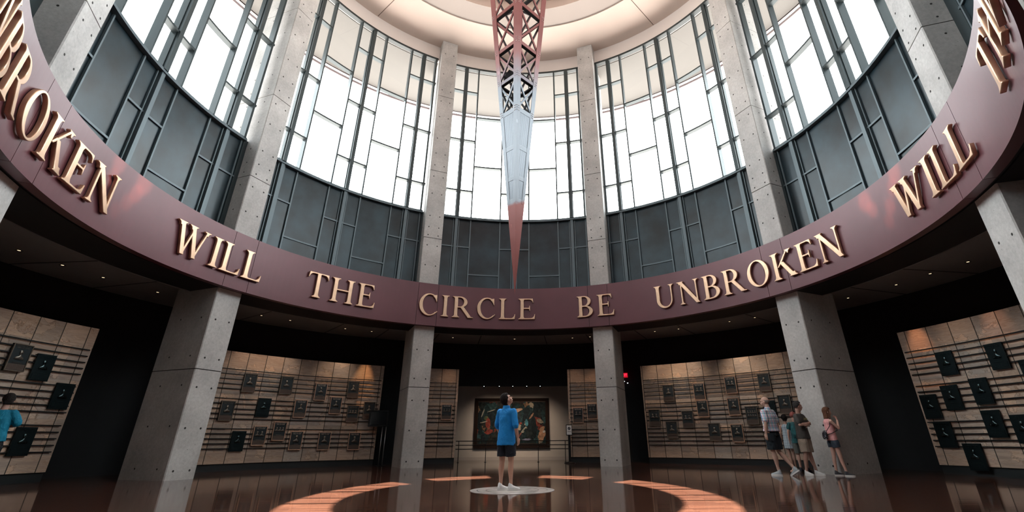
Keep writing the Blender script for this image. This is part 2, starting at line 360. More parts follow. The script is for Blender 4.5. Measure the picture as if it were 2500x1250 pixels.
# inlaid stone medallion in the middle of the floor
def medal_mat():
    M = mat('pale_marble_inlay', (.62, .55, .52), .16); nt = M.node_tree; bb = nt.nodes['Principled BSDF']
    t = N(nt, 'ShaderNodeTexCoord'); ln = N(nt, 'ShaderNodeVectorMath', operation='LENGTH'); nt.links.new(t.outputs['Object'], ln.inputs[0])
    r = ramp(nt, ln.outputs['Value'], [(0, (.62, .55, .52)), (.505, (.62, .55, .52)), (.515, (.33, .30, .30)), (.53, (.60, .53, .50)), (.68, (.66, .59, .56)), (.69, (.38, .34, .34)), (.705, (.66, .60, .57))])
    n = N(nt, 'ShaderNodeTexNoise', Scale=3.0, Detail=8.0, Distortion=1.2); nt.links.new(t.outputs['Object'], n.inputs['Vector'])
    r2 = ramp(nt, n.outputs['Fac'], [(.35, (.75, .74, .74)), (.6, (1.05, 1.05, 1.05))])
    mx = N(nt, 'ShaderNodeMix', data_type='RGBA', blend_type='MULTIPLY'); mx.inputs[0].default_value = 1
    nt.links.new(r.outputs[0], mx.inputs[6]); nt.links.new(r2.outputs[0], mx.inputs[7]); nt.links.new(mx.outputs[2], bb.inputs['Base Color']); return M
b = MB(); b.tube((0, 0, 0), (0, 0, .006), .83, n=72, smooth=False)
md = tag(b.build('floor_medallion', medal_mat()), 'round pale marble medallion inlaid in the dark floor at the centre of the rotunda', 'medallion')

# ------------------------------------------------------------------ concrete columns
def column(az, label):
    t = thing('concrete_column', label, 'column', (0, 0, 0), 0, 'concrete columns around the rotunda')
    js = [0, 2.72, 8.85, 12.2, 16.52, CEIL]
    M_ = Matrix.Rotation(-R_(az), 3, 'Z')
    m_ = MB()
    for i in range(5):
        z0, z1 = js[i] + (.012 if i else 0), js[i + 1] - (.012 if i < 4 else 0)
        # chamfered rectangle section extruded
        hw, r0, r1, ch = .407, RC, RC + 1.75, .022
        sec = [(-hw + ch, r0), (hw - ch, r0), (hw, r0 + ch), (hw, r1 - ch), (hw - ch, r1), (-hw + ch, r1), (-hw, r1 - ch), (-hw, r0 + ch)]
        m_.grid([[M_ @ Vector((x, r, z)) for x, r in sec] for z in (z0, z1)], 0, closed_u=True, caps=True)
        if i < 4:
            g = .022
            sec2 = [(-hw + g, r0 + g), (hw - g, r0 + g), (hw - g, r1 - g), (-hw + g, r1 - g)]
            m_.grid([[M_ @ Vector((x, r, z)) for x, r in sec2] for z in (z1 - .01, z1 + .034)], 1, closed_u=True)
    shaft = m_.build('shaft', [M_CONC, M_HOLE], t)
    h = MB()
    zs = [.21, 1.22, 2.25, 3.03, 4.11, 7.6, 8.5, 8.98, 9.36, 9.9, 11.01, 11.9, 12.5, 13.15, 13.99, 15.25, 16.2, 16.9, 17.94, 19.3]
    for z in zs:
        for x in (-.22, .22):
            p = M_ @ Vector((x, RC, z)); n = M_ @ Vector((0, -1, 0)); h.tube(p - n * .01, p + n * .0015, .028, n=10, smooth=False)
        for s_ in (-1, 1):
            for r in (RC + .35, RC + 1.2):
                p = M_ @ Vector((s_ * .407, r, z + .05)); n = M_ @ Vector((s_, 0, 0)); h.tube(p - n * .01, p + n * .0015, .024, n=10, smooth=False)
    h.build('tie_holes', M_HOLE, t)
names = {-4: 'tall square concrete column beside the camera on the left, outside the picture',
         -3: 'concrete column cut by the left edge of the picture, dark side face showing above the maroon ring',
         -2: 'big concrete column left of the stone wall, wide dark side and bright narrow front',
         -1: 'concrete column left of the painting, its top free against the peach ceiling',
         0: 'concrete column right of the painting, red exit light glowing behind it',
         1: 'big concrete column that the woman in pink and the man in the grey T-shirt stand against',
         2: 'concrete column cut by the right edge of the picture, bright upper face beside the tall dark panel',
         3: 'tall square concrete column beside the camera on the right, outside the picture'}
for k in range(-4, 4):
    if k in (-4, 3): continue
    column(COLS[k], names[k])
for k in (-4, 3): column(COLS[k], names[k])

# ------------------------------------------------------------------ window bays
NARROW = [8.83, 11.68, 14.55, 17.6]
WIDE = [7.55, 13.08, 16.03]
STRONG = [-15.75, 0, 15.75]
FINE = [-11.9, -3.95, 3.95, 11.9]
EDGE = 20.0
XS = sorted([-EDGE] + STRONG + FINE + [EDGE])
ZB = 6.78
def bay(idx, ac):
    root = sroot('window_%d' % idx)
    def bars(name, shape_fn, mat_, each):
        for e_ in each:
            b_ = MB(); shape_fn(b_, e_); b_.build(name, mat_, root)
    # mullions
    def strong(b_, a): b_.rbox(ac + a, RW - .14, SILL, HEAD, .15, .30); b_.rbox(ac + a, RW - .05, SILL, HEAD, .20, .05)
    bars('main_mullion', strong, M_MULL, STRONG)
    bars('fine_mullion', lambda b_, a: b_.rbox(ac + a, RW - .11, SILL, HEAD, .06, .24), M_MULL, FINE)
    bars('edge_mullion', lambda b_, a: b_.rbox(ac + a, RW - .12, SILL, HEAD, .08, .26), M_MULL, (-EDGE + .55, EDGE - .55))
    # below the sill the frames are flush and lighter
    def dstrong(b_, a): b_.rbox(ac + a, RW - .10, ZB, SILL, .13, .16); b_.rbox(ac + a - .72, RW - .03, ZB, SILL, .035, .1); b_.rbox(ac + a + .72, RW - .03, ZB, SILL, .035, .1)
    bars('panel_post', dstrong, M_FRAME, STRONG)
    bars('panel_post', lambda b_, a: b_.rbox(ac + a, RW - .035, ZB, SILL, .05, .1), M_FRAME, FINE)
    bars('panel_post', lambda b_, a: b_.rbox(ac + a, RW - .03, ZB, SILL, .05, .1), M_FRAME, (-EDGE + .55, EDGE - .55))
    # sill and head
    b_ = MB(); b_.pbox(ac - EDGE, ac + EDGE, RW - .14, RW + .1, SILL - .10, SILL - .035, n=20); b_.pbox(ac - EDGE, ac + EDGE, RW - .10, RW + .1, SILL - .02, SILL + .03, n=20); b_.build('sill', M_FRAME, root)
    b_ = MB(); b_.pbox(ac - EDGE, ac + EDGE, RW - .14, RW + .1, HEAD - .09, HEAD + .03, n=20); b_.build('head_rail', mat('black_head_rail', (.02, .03, .033), .5), root)
    b_ = MB(); b_.pbox(ac - EDGE, ac + EDGE, RW - .12, RW + .1, ZB - .1, ZB, n=20); b_.build('bottom_rail', M_FRAME, root)
    # cells
    for i in range(len(XS) - 1):
        a0, a1 = XS[i], XS[i + 1]
        wide = (a1 - a0) > 6.5
        zz = WIDE if wide else NARROW
        up = [SILL] + [z for z in zz if z > SILL] + [HEAD]; dn = [ZB] + [z for z in zz if z < SILL] + [SILL]
        for z in zz:
            b_ = MB()
            if z > SILL: b_.pbox(ac + a0, ac + a1, RW - .10, RW + .1, z - .037, z + .037, n=4)
            else: b_.pbox(ac + a0, ac + a1, RW - .03, RW + .06, z - .028, z + .028, n=4)
            b_.build('transom', M_MULL if z > SILL else M_FRAME, root)
        b_ = MB()
        for z0, z1 in zip(up[:-1], up[1:]): b_.quad([pol(ac + a0, RW + .05, z0), pol(ac + a1, RW + .05, z0), pol(ac + a1, RW + .05, z1), pol(ac + a0, RW + .05, z1)])
        b_.build('glass_pane', M_GLASS, root)
        for z0, z1 in zip(dn[:-1], dn[1:]):
            b_ = MB(); b_.pbox(ac + a0, ac + a1, RW + .02, RW + .12, z0, z1, n=1)
            b_.build('solid_panel', M_PANEL, root)
    # grey closer strips beside the columns
    for s_ in (-1, 1):
        b_ = MB(); b_.pbox(ac + s_ * EDGE, ac + s_ * 22.3, RW + .0, RW + .12, ZB, SILL, n=2); b_.build('closer_strip', M_MULL, root)
    return root
for i, k in enumerate(range(-4, 4)): bay(i + 1, BAY0 + 45 * k)

# ------------------------------------------------------------------ the inscribed ring
ringT = thing('inscribed_ring', 'wide maroon steel ring beam circling the rotunda with raised bronze words', 'ring')
Z1, Z2, RI = 5.012, 6.725, 9.07
edges = []
for k in range(8):
    a = BAY0 + 22.5 + 45 * k; edges += [a - 2.6, a + 2.6]
edges = sorted(((a + 180) % 360) - 180 for a in edges); edges.append(edges[0] + 360)
for a0, a1 in zip(edges[:-1], edges[1:]):
    g = .045
    b = MB(); b.pbox(a0 + g, a1 - g, RI, RI + .2, Z1, Z2, n=max(3, int((a1 - a0) / 1.2))); b.build('fascia_panel', M_RING, ringT)
b = MB(); b.pbox(-180, 180, RI + .03, RI + .27, Z1 + .03, Z2 - .03, n=180); b.build('backing_ring', M_UNDER, ringT)
GL = {"I":[0.36,[[[0.005,0.005],[0.01,0.0],[0.35,0.0],[0.355,0.005],[0.355,0.021],[0.35,0.026],[0.313,0.038],[0.291,0.053],[0.273,0.074],[0.26,0.106],[0.255,0.143],[0.255,0.861],[0.261,0.898],[0.272,0.925],[0.289,0.946],[0.313,0.962],[0.355,0.978],[0.354,0.999],[0.006,0.999],[0.005,0.978],[0.047,0.962],[0.069,0.948],[0.088,0.925],[0.099,0.898],[0.105,0.861],[0.105,0.143],[0.1,0.106],[0.087,0.074],[0.069,0.053],[0.047,0.038],[0.01,0.026],[0.005,0.021]]]],"L":[0.8,[[[0.005,0.005],[0.01,0.0],[0.764,0.001],[0.789,0.233],[0.786,0.24],[0.764,0.238],[0.749,0.175],[0.721,0.122],[0.684,0.085],[0.632,0.057],[0.568,0.045],[0.302,0.045],[0.291,0.053],[0.271,0.079],[0.26,0.106],[0.255,0.143],[0.255,0.861],[0.261,0.898],[0.272,0.925],[0.289,0.946],[0.313,0.962],[0.355,0.978],[0.354,0.999],[0.006,0.999],[0.005,0.978],[0.047,0.962],[0.069,0.948],[0.088,0.925],[0.099,0.898],[0.105,0.861],[0.105,0.143],[0.1,0.106],[0.087,0.074],[0.069,0.053],[0.047,0.038],[0.01,0.026],[0.005,0.021]]]],"E":[0.82,[[[0.005,0.005],[0.01,0.0],[0.78,0.0],[0.785,0.005],[0.809,0.233],[0.807,0.24],[0.785,0.239],[0.767,0.17],[0.741,0.122],[0.704,0.085],[0.653,0.058],[0.594,0.046],[0.302,0.045],[0.291,0.053],[0.273,0.074],[0.26,0.106],[0.255,0.138],[0.257,0.499],[0.494,0.499],[0.511,0.489],[0.524,0.467],[0.532,0.436],[0.535,0.393],[0.552,0.39],[0.557,0.393],[0.557,0.398],[0.557,0.648],[0.535,0.648],[0.532,0.611],[0.524,0.579],[0.511,0.558],[0.494,0.546],[0.255,0.547],[0.255,0.861],[0.261,0.898],[0.272,0.925],[0.289,0.946],[0.302,0.955],[0.541,0.955],[0.584,0.945],[0.626,0.923],[0.657,0.893],[0.681,0.85],[0.694,0.802],[0.717,0.8],[0.719,0.808],[0.694,0.999],[0.006,0.999],[0.005,0.978],[0.047,0.962],[0.069,0.948],[0.088,0.925],[0.099,0.898],[0.105,0.861],[0.105,0.143],[0.1,0.106],[0.087,0.074],[0.069,0.053],[0.047,0.038],[0.01,0.026],[0.005,0.021]]]],"T":[0.88,[[[0.265,0.005],[0.27,0.0],[0.61,0.0],[0.615,0.005],[0.615,0.021],[0.61,0.026],[0.573,0.038],[0.551,0.053],[0.533,0.074],[0.52,0.106],[0.515,0.138],[0.515,0.951],[0.52,0.955],[0.679,0.955],[0.738,0.942],[0.78,0.919],[0.812,0.887],[0.839,0.84],[0.855,0.781],[0.876,0.78],[0.879,0.786],[0.855,1.0],[0.025,0.999],[0.001,0.786],[0.001,0.781],[0.005,0.78],[0.021,0.78],[0.026,0.784],[0.041,0.84],[0.068,0.887],[0.1,0.92],[0.143,0.942],[0.201,0.955],[0.361,0.955],[0.365,0.951],[0.365,0.138],[0.36,0.106],[0.347,0.074],[0.33,0.053],[0.308,0.038],[0.27,0.026],[0.265,0.021]]]],"H":[1.04,[[[0.015,0.005],[0.021,0.0],[0.361,0.0],[0.365,0.005],[0.365,0.021],[0.361,0.026],[0.324,0.038],[0.301,0.053],[0.283,0.074],[0.27,0.106],[0.265,0.143],[0.265,0.489],[0.77,0.49],[0.775,0.489],[0.775,0.483],[0.775,0.143],[0.77,0.106],[0.757,0.074],[0.739,0.053],[0.717,0.038],[0.679,0.026],[0.675,0.021],[0.675,0.005],[0.679,0.0],[0.685,0.0],[1.019,0.0],[1.025,0.003],[1.025,0.021],[1.02,0.026],[0.982,0.038],[0.96,0.053],[0.943,0.074],[0.93,0.106],[0.925,0.143],[0.925,0.861],[0.931,0.898],[0.942,0.925],[0.961,0.948],[0.982,0.962],[1.025,0.977],[1.025,0.999],[0.677,0.999],[0.675,0.978],[0.717,0.962],[0.738,0.949],[0.758,0.925],[0.77,0.893],[0.775,0.856],[0.775,0.542],[0.27,0.54],[0.265,0.542],[0.265,0.856],[0.27,0.893],[0.282,0.925],[0.299,0.946],[0.324,0.962],[0.365,0.978],[0.363,0.999],[0.015,1.0],[0.015,0.977],[0.058,0.961],[0.079,0.948],[0.098,0.925],[0.109,0.898],[0.115,0.861],[0.115,0.143],[0.11,0.106],[0.097,0.074],[0.08,0.053],[0.058,0.039],[0.02,0.026],[0.015,0.021]]]],"N":[1.08,[[[0.812,-0.016],[0.818,-0.02],[0.977,-0.02],[0.982,-0.016],[0.907,0.09],[0.907,0.856],[0.912,0.893],[0.923,0.925],[0.94,0.947],[0.96,0.962],[0.997,0.978],[0.996,0.999],[0.763,0.999],[0.764,0.975],[0.802,0.961],[0.821,0.946],[0.837,0.925],[0.847,0.898],[0.852,0.861],[0.853,0.175],[0.849,0.169],[0.282,0.962],[0.317,0.978],[0.316,0.999],[0.01,0.999],[0.01,0.978],[0.053,0.962],[0.074,0.948],[0.093,0.925],[0.104,0.898],[0.111,0.86],[0.17,0.86],[0.172,0.856],[0.172,0.138],[0.168,0.106],[0.156,0.074],[0.14,0.053],[0.122,0.039],[0.085,0.025],[0.085,0.001],[0.313,0.0],[0.318,0.005],[0.318,0.021],[0.313,0.026],[0.281,0.037],[0.26,0.053],[0.244,0.074],[0.232,0.106],[0.228,0.138],[0.228,0.799]]]],"U":[1.02,[[[0.438,-0.016],[0.478,-0.02],[0.536,-0.017],[0.589,-0.005],[0.648,0.018],[0.696,0.047],[0.743,0.087],[0.782,0.132],[0.814,0.186],[0.843,0.265],[0.855,0.345],[0.855,0.856],[0.86,0.893],[0.871,0.925],[0.887,0.947],[0.908,0.962],[0.945,0.978],[0.945,0.999],[0.71,0.999],[0.711,0.976],[0.749,0.961],[0.769,0.946],[0.784,0.925],[0.794,0.898],[0.8,0.861],[0.8,0.361],[0.792,0.287],[0.778,0.239],[0.759,0.196],[0.732,0.154],[0.701,0.12],[0.664,0.091],[0.626,0.07],[0.584,0.056],[0.536,0.05],[0.478,0.056],[0.435,0.07],[0.398,0.09],[0.361,0.119],[0.329,0.154],[0.301,0.196],[0.282,0.239],[0.268,0.287],[0.261,0.334],[0.26,0.393],[0.26,0.398],[0.27,0.404],[0.27,0.409],[0.27,0.861],[0.276,0.898],[0.286,0.926],[0.302,0.947],[0.322,0.962],[0.36,0.978],[0.358,0.999],[0.03,0.999],[0.031,0.976],[0.068,0.962],[0.089,0.946],[0.104,0.925],[0.115,0.893],[0.12,0.861],[0.121,0.329],[0.13,0.271],[0.149,0.212],[0.164,0.18],[0.193,0.132],[0.229,0.09],[0.258,0.063],[0.302,0.032],[0.334,0.015],[0.387,-0.006]]]],"K":[1.05,[[[0.015,0.005],[0.021,0.0],[0.361,0.0],[0.365,0.005],[0.365,0.021],[0.361,0.026],[0.324,0.038],[0.301,0.053],[0.283,0.074],[0.27,0.106],[0.265,0.143],[0.265,0.861],[0.271,0.898],[0.282,0.925],[0.299,0.946],[0.323,0.962],[0.365,0.978],[0.365,0.994],[0.361,1.0],[0.015,0.999],[0.015,0.977],[0.058,0.961],[0.079,0.948],[0.098,0.925],[0.11,0.893],[0.115,0.856],[0.115,0.138],[0.11,0.106],[0.097,0.074],[0.08,0.053],[0.058,0.039],[0.02,0.026],[0.015,0.021]],[[0.71,0.005],[0.711,0.001],[0.717,0.0],[1.025,0.0],[1.03,0.005],[1.03,0.021],[1.026,0.026],[0.993,0.038],[0.972,0.053],[0.954,0.079],[0.945,0.106],[0.94,0.139],[0.86,0.14],[0.852,0.143],[0.557,0.596],[0.552,0.6],[0.48,0.6],[0.77,0.927],[0.775,0.928],[0.778,0.925],[0.789,0.898],[0.795,0.861],[0.844,0.86],[0.851,0.898],[0.862,0.925],[0.881,0.948],[0.903,0.962],[0.945,0.978],[0.945,0.999],[0.695,1.0],[0.695,0.977],[0.731,0.962],[0.409,0.601],[0.393,0.6],[0.388,0.595],[0.394,0.584],[0.266,0.441],[0.334,0.44],[0.424,0.539],[0.748,0.042],[0.745,0.037],[0.711,0.024]]]],"O":[1.06,[[[0.477,-0.016],[0.531,-0.02],[0.573,-0.018],[0.621,-0.01],[0.664,0.002],[0.711,0.02],[0.752,0.042],[0.791,0.068],[0.828,0.098],[0.862,0.132],[0.893,0.17],[0.921,0.212],[0.944,0.255],[0.965,0.303],[0.98,0.35],[0.991,0.398],[0.998,0.451],[1.0,0.499],[0.998,0.553],[0.991,0.6],[0.979,0.654],[0.945,0.744],[0.922,0.786],[0.894,0.829],[0.864,0.866],[0.828,0.902],[0.791,0.932],[0.754,0.957],[0.711,0.98],[0.669,0.997],[0.621,1.01],[0.573,1.018],[0.531,1.02],[0.483,1.017],[0.44,1.01],[0.393,0.997],[0.35,0.98],[0.308,0.958],[0.27,0.933],[0.233,0.903],[0.196,0.866],[0.166,0.829],[0.138,0.786],[0.115,0.744],[0.081,0.654],[0.069,0.6],[0.062,0.553],[0.06,0.499],[0.062,0.451],[0.069,0.398],[0.08,0.35],[0.095,0.303],[0.116,0.255],[0.139,0.212],[0.167,0.17],[0.198,0.132],[0.233,0.097],[0.27,0.067],[0.308,0.042],[0.35,0.02],[0.393,0.003],[0.44,-0.01]],[[0.515,0.031],[0.456,0.051],[0.398,0.088],[0.343,0.143],[0.297,0.211],[0.26,0.288],[0.232,0.377],[0.217,0.467],[0.213,0.558],[0.221,0.648],[0.231,0.696],[0.257,0.776],[0.293,0.845],[0.34,0.902],[0.393,0.943],[0.419,0.956],[0.451,0.967],[0.509,0.973],[0.541,0.97],[0.573,0.962],[0.632,0.933],[0.69,0.886],[0.743,0.821],[0.781,0.755],[0.8,0.712],[0.827,0.627],[0.843,0.531],[0.847,0.441],[0.839,0.35],[0.818,0.265],[0.787,0.191],[0.746,0.127],[0.695,0.076],[0.642,0.044],[0.61,0.033],[0.579,0.028],[0.547,0.027]]]],"C":[0.96,[[[0.477,-0.016],[0.531,-0.02],[0.579,-0.017],[0.621,-0.01],[0.664,0.002],[0.711,0.02],[0.754,0.043],[0.825,0.095],[0.893,0.159],[0.928,0.202],[0.908,0.222],[0.903,0.222],[0.871,0.184],[0.844,0.159],[0.818,0.171],[0.78,0.126],[0.741,0.09],[0.689,0.069],[0.684,0.063],[0.69,0.058],[0.626,0.036],[0.563,0.031],[0.52,0.037],[0.458,0.058],[0.398,0.095],[0.34,0.152],[0.293,0.218],[0.255,0.297],[0.23,0.382],[0.216,0.478],[0.216,0.568],[0.23,0.659],[0.255,0.739],[0.274,0.781],[0.315,0.845],[0.342,0.877],[0.371,0.904],[0.424,0.939],[0.462,0.955],[0.525,0.969],[0.563,0.969],[0.594,0.965],[0.632,0.954],[0.664,0.941],[0.701,0.919],[0.702,0.914],[0.693,0.903],[0.692,0.898],[0.733,0.866],[0.767,0.829],[0.796,0.784],[0.825,0.723],[0.844,0.663],[0.849,0.66],[0.871,0.66],[0.875,0.664],[0.866,0.85],[0.871,0.856],[0.865,0.866],[0.86,0.978],[0.749,0.961],[0.669,0.997],[0.626,1.009],[0.579,1.017],[0.531,1.02],[0.483,1.017],[0.44,1.01],[0.393,0.997],[0.35,0.98],[0.308,0.958],[0.27,0.933],[0.228,0.898],[0.17,0.833],[0.141,0.792],[0.115,0.744],[0.097,0.701],[0.081,0.654],[0.069,0.6],[0.062,0.553],[0.06,0.499],[0.063,0.446],[0.08,0.35],[0.095,0.303],[0.116,0.253],[0.142,0.207],[0.196,0.134],[0.233,0.097],[0.268,0.069],[0.308,0.042],[0.35,0.02],[0.398,0.001]]]],"B":[0.84,[[[0.015,0.005],[0.021,0.0],[0.393,0.0],[0.451,0.003],[0.509,0.013],[0.589,0.039],[0.645,0.069],[0.705,0.116],[0.744,0.17],[0.764,0.218],[0.77,0.255],[0.77,0.276],[0.762,0.319],[0.754,0.341],[0.734,0.377],[0.701,0.417],[0.642,0.463],[0.589,0.491],[0.514,0.515],[0.516,0.521],[0.557,0.541],[0.598,0.568],[0.645,0.616],[0.659,0.638],[0.677,0.675],[0.69,0.733],[0.689,0.76],[0.683,0.797],[0.669,0.834],[0.657,0.856],[0.616,0.906],[0.557,0.949],[0.515,0.97],[0.467,0.986],[0.387,0.999],[0.015,0.999],[0.015,0.977],[0.058,0.961],[0.079,0.948],[0.098,0.925],[0.11,0.893],[0.115,0.856],[0.115,0.138],[0.11,0.106],[0.097,0.074],[0.08,0.053],[0.058,0.039],[0.02,0.026],[0.015,0.021]],[[0.265,0.047],[0.265,0.483],[0.398,0.484],[0.451,0.474],[0.488,0.458],[0.528,0.43],[0.555,0.404],[0.582,0.361],[0.597,0.324],[0.605,0.276],[0.603,0.239],[0.595,0.202],[0.577,0.159],[0.555,0.127],[0.525,0.097],[0.488,0.072],[0.451,0.056],[0.398,0.046]],[[0.265,0.536],[0.265,0.952],[0.27,0.955],[0.361,0.955],[0.387,0.953],[0.414,0.945],[0.446,0.93],[0.478,0.903],[0.5,0.877],[0.523,0.834],[0.533,0.802],[0.54,0.755],[0.537,0.707],[0.528,0.669],[0.509,0.628],[0.49,0.6],[0.464,0.574],[0.43,0.551],[0.403,0.541],[0.377,0.536]]]],"R":[1.0,[[[0.015,0.005],[0.021,0.0],[0.361,0.0],[0.365,0.005],[0.365,0.021],[0.361,0.026],[0.324,0.038],[0.301,0.053],[0.283,0.074],[0.27,0.106],[0.265,0.143],[0.265,0.467],[0.27,0.47],[0.398,0.471],[0.405,0.467],[0.77,0.0],[1.019,0.002],[1.02,0.021],[1.014,0.026],[0.918,0.043],[0.913,0.047],[0.563,0.497],[0.548,0.505],[0.584,0.523],[0.621,0.548],[0.644,0.568],[0.673,0.6],[0.687,0.622],[0.706,0.659],[0.714,0.685],[0.72,0.723],[0.719,0.749],[0.713,0.786],[0.7,0.824],[0.686,0.85],[0.642,0.903],[0.584,0.947],[0.509,0.98],[0.462,0.992],[0.409,0.999],[0.015,0.999],[0.015,0.977],[0.058,0.961],[0.079,0.948],[0.098,0.925],[0.11,0.893],[0.115,0.856],[0.115,0.138],[0.11,0.106],[0.097,0.074],[0.08,0.053],[0.058,0.039],[0.02,0.026],[0.015,0.021]],[[0.265,0.515],[0.265,0.952],[0.27,0.955],[0.382,0.954],[0.43,0.944],[0.467,0.924],[0.497,0.898],[0.525,0.861],[0.542,0.829],[0.556,0.781],[0.56,0.744],[0.556,0.691],[0.542,0.643],[0.525,0.609],[0.499,0.574],[0.472,0.55],[0.441,0.531],[0.414,0.521],[0.387,0.516]]]],"W":[1.38,[[[0.344,0.005],[0.35,0.0],[0.488,0.0],[0.494,0.003],[0.472,0.095],[0.616,0.658],[0.794,0.005],[0.796,0.0],[0.802,0.0],[0.94,0.0],[0.944,0.005],[0.922,0.09],[1.152,0.857],[1.158,0.86],[1.204,0.861],[1.211,0.898],[1.222,0.925],[1.239,0.946],[1.263,0.962],[1.301,0.974],[1.305,0.978],[1.303,0.999],[1.056,0.999],[1.057,0.976],[1.099,0.961],[1.12,0.947],[1.126,0.935],[0.897,0.177],[0.695,0.925],[0.695,0.93],[0.711,0.95],[0.727,0.962],[0.764,0.977],[0.764,1.0],[0.435,0.999],[0.435,0.978],[0.473,0.962],[0.494,0.946],[0.509,0.925],[0.519,0.898],[0.525,0.861],[0.563,0.859],[0.588,0.765],[0.446,0.208],[0.44,0.218],[0.262,0.93],[0.271,0.946],[0.292,0.962],[0.329,0.976],[0.33,0.999],[0.001,0.999],[0.0,0.978],[0.038,0.962],[0.058,0.947],[0.074,0.925],[0.084,0.898],[0.09,0.861],[0.127,0.86],[0.131,0.856]]]]}
def glyph_mesh(ch):
    cu = bpy.data.curves.new('letter', 'CURVE'); cu.dimensions = '2D'; cu.fill_mode = 'BOTH'; cu.extrude = .028; cu.bevel_depth = .011; cu.bevel_resolution = 1; cu.offset = -.006
    for lp in GL[ch][1]:
        s_ = cu.splines.new('POLY'); s_.points.add(len(lp) - 1)
        for p_, (x, y) in zip(s_.points, lp): p_.co = (x * .865, y * .865, 0, 1)
        s_.use_cyclic_u = True
    cu.materials.append(M_BRONZE)
    o = bpy.data.objects.new('tmp', cu); C.objects.link(o)
    dg = bpy.context.evaluated_depsgraph_get(); me = bpy.data.meshes.new_from_object(o.evaluated_get(dg)); me.name = 'letter'
    C.objects.unlink(o); bpy.data.objects.remove(o); return me
GM = {ch: glyph_mesh(ch) for ch in GL}
SPANS = [('WILL', -83.95, -64.2), ('THE', -53.66, -37.01), ('CIRCLE', -26.22, 4.66), ('BE', 15.67, 25.62), ('UNBROKEN', 36.09, 83.02)]
for half in (0, 180):
    for wd, a0, a1 in SPANS:
        nat = sum(GL[ch][0] for ch in wd); span = R_(a1 - a0) * 8.98 / .865
        gap = (span - nat) / max(1, len(wd) - 1); x = 0.0
        sc = 1.0
        if gap < .02: sc = (span - .03 * (len(wd) - 1)) / nat; gap = .03
        if gap > .17: sc = (span - .17 * (len(wd) - 1)) / nat; gap = .17
        for ch in wd:
            wg = GL[ch][0] * sc
            ang = a0 + math.degrees((x + wg / 2) * .865 / 8.98) + half
            x += wg + gap
            o = bpy.data.objects.new('letter', GM[ch]); C.objects.link(o); o.parent = ringT
            # local x -> clockwise tangent seen from inside (to the right), local y -> up, local z -> towards the centre
            a = R_(ang); tx = Vector((math.cos(a), -math.sin(a), 0)); inn = Vector((-math.sin(a), -math.cos(a), 0))
            rm = Matrix((( tx.x * sc, 0, inn.x), (tx.y * sc, 0, inn.y), (0, 1, 0))).to_4x4()
            base = pol(ang, RI - .06, 5.402) - tx * (wg / 2 * .865)
            rm.translation = base; o.matrix_world = rm
            o['label'] = 'raised bronze letter ' + ch

# ------------------------------------------------------------------ the hanging steel spire
def spire_paint():
    M = mat('spire_paint', (.25, .06, .05), .45); nt = M.node_tree; bb = nt.nodes['Principled BSDF']
    t = N(nt, 'ShaderNodeTexCoord'); s_ = N(nt, 'ShaderNodeSeparateXYZ'); nt.links.new(t.outputs['Object'], s_.inputs[0])
    n = N(nt, 'ShaderNodeTexNoise', Scale=2.5, Detail=4.0); nt.links.new(t.outputs['Object'], n.inputs['Vector'])
    mu = N(nt, 'ShaderNodeMath', operation='MULTIPLY_ADD'); mu.inputs[1].default_value = .5; nt.links.new(n.outputs['Fac'], mu.inputs[0]); nt.links.new(s_.outputs['Z'], mu.inputs[2])
    mr = N(nt, 'ShaderNodeMapRange'); mr.inputs['From Min'].default_value = 4; mr.inputs['From Max'].default_value = 14; nt.links.new(mu.outputs[0], mr.inputs['Value'])
    rust = (.26, .065, .055); sil = (.27, .30, .34)
    r = ramp(nt, mr.outputs[0], [(0, rust), (.248, rust), (.262, sil), (.60, sil), (.71, (.30, .13, .125)), (.8, (.21, .06, .055))])
    n2 = N(nt, 'ShaderNodeTexNoise', Scale=3.2, Detail=3.0); nt.links.new(t.outputs['Object'], n2.inputs['Vector'])
    r2 = ramp(nt, n2.outputs['Fac'], [(.70, (1, 1, 1)), (.71, (1.35, 1.3, 1.3))])
    mx = N(nt, 'ShaderNodeMix', data_type='RGBA', blend_type='MULTIPLY'); mx.inputs[0].default_value = 1
    nt.links.new(r.outputs[0], mx.inputs[6]); nt.links.new(r2.outputs[0], mx.inputs[7]); nt.links.new(mx.outputs[2], bb.inputs['Base Color'])
    bb.inputs['Metallic'].default_value = .25; return M
M_SP = spire_paint()
def perf_mat():
    M = mat('perforated_silver_sheet', (.27, .30, .34), .4, .4); nt = M.node_tree; bb = nt.nodes['Principled BSDF']
    t = N(nt, 'ShaderNodeUVMap'); v = N(nt, 'ShaderNodeTexVoronoi', Scale=1.0); v.inputs['Randomness'].default_value = 0.0; nt.links.new(t.outputs[0], v.inputs['Vector'])
    r = ramp(nt, v.outputs['Distance'], [(.30, (.015, .02, .03)), (.36, (.27, .30, .34))]); nt.links.new(r.outputs[0], bb.inputs['Base Color']); return M
M_PERF = perf_mat()
spT = thing('hanging_spire', 'slender upside-down steel lattice spire, silver and rust red, hanging point down over the medallion', 'spire')
def sr(z): return .0925 * (z - 3.93)          # half diagonal
def corner(k, z, inset=0.0): a = k * PI / 2; r = max(0, sr(z) - inset); return Vector((r * math.sin(a), -r * math.cos(a), z))
ZT = 20.7
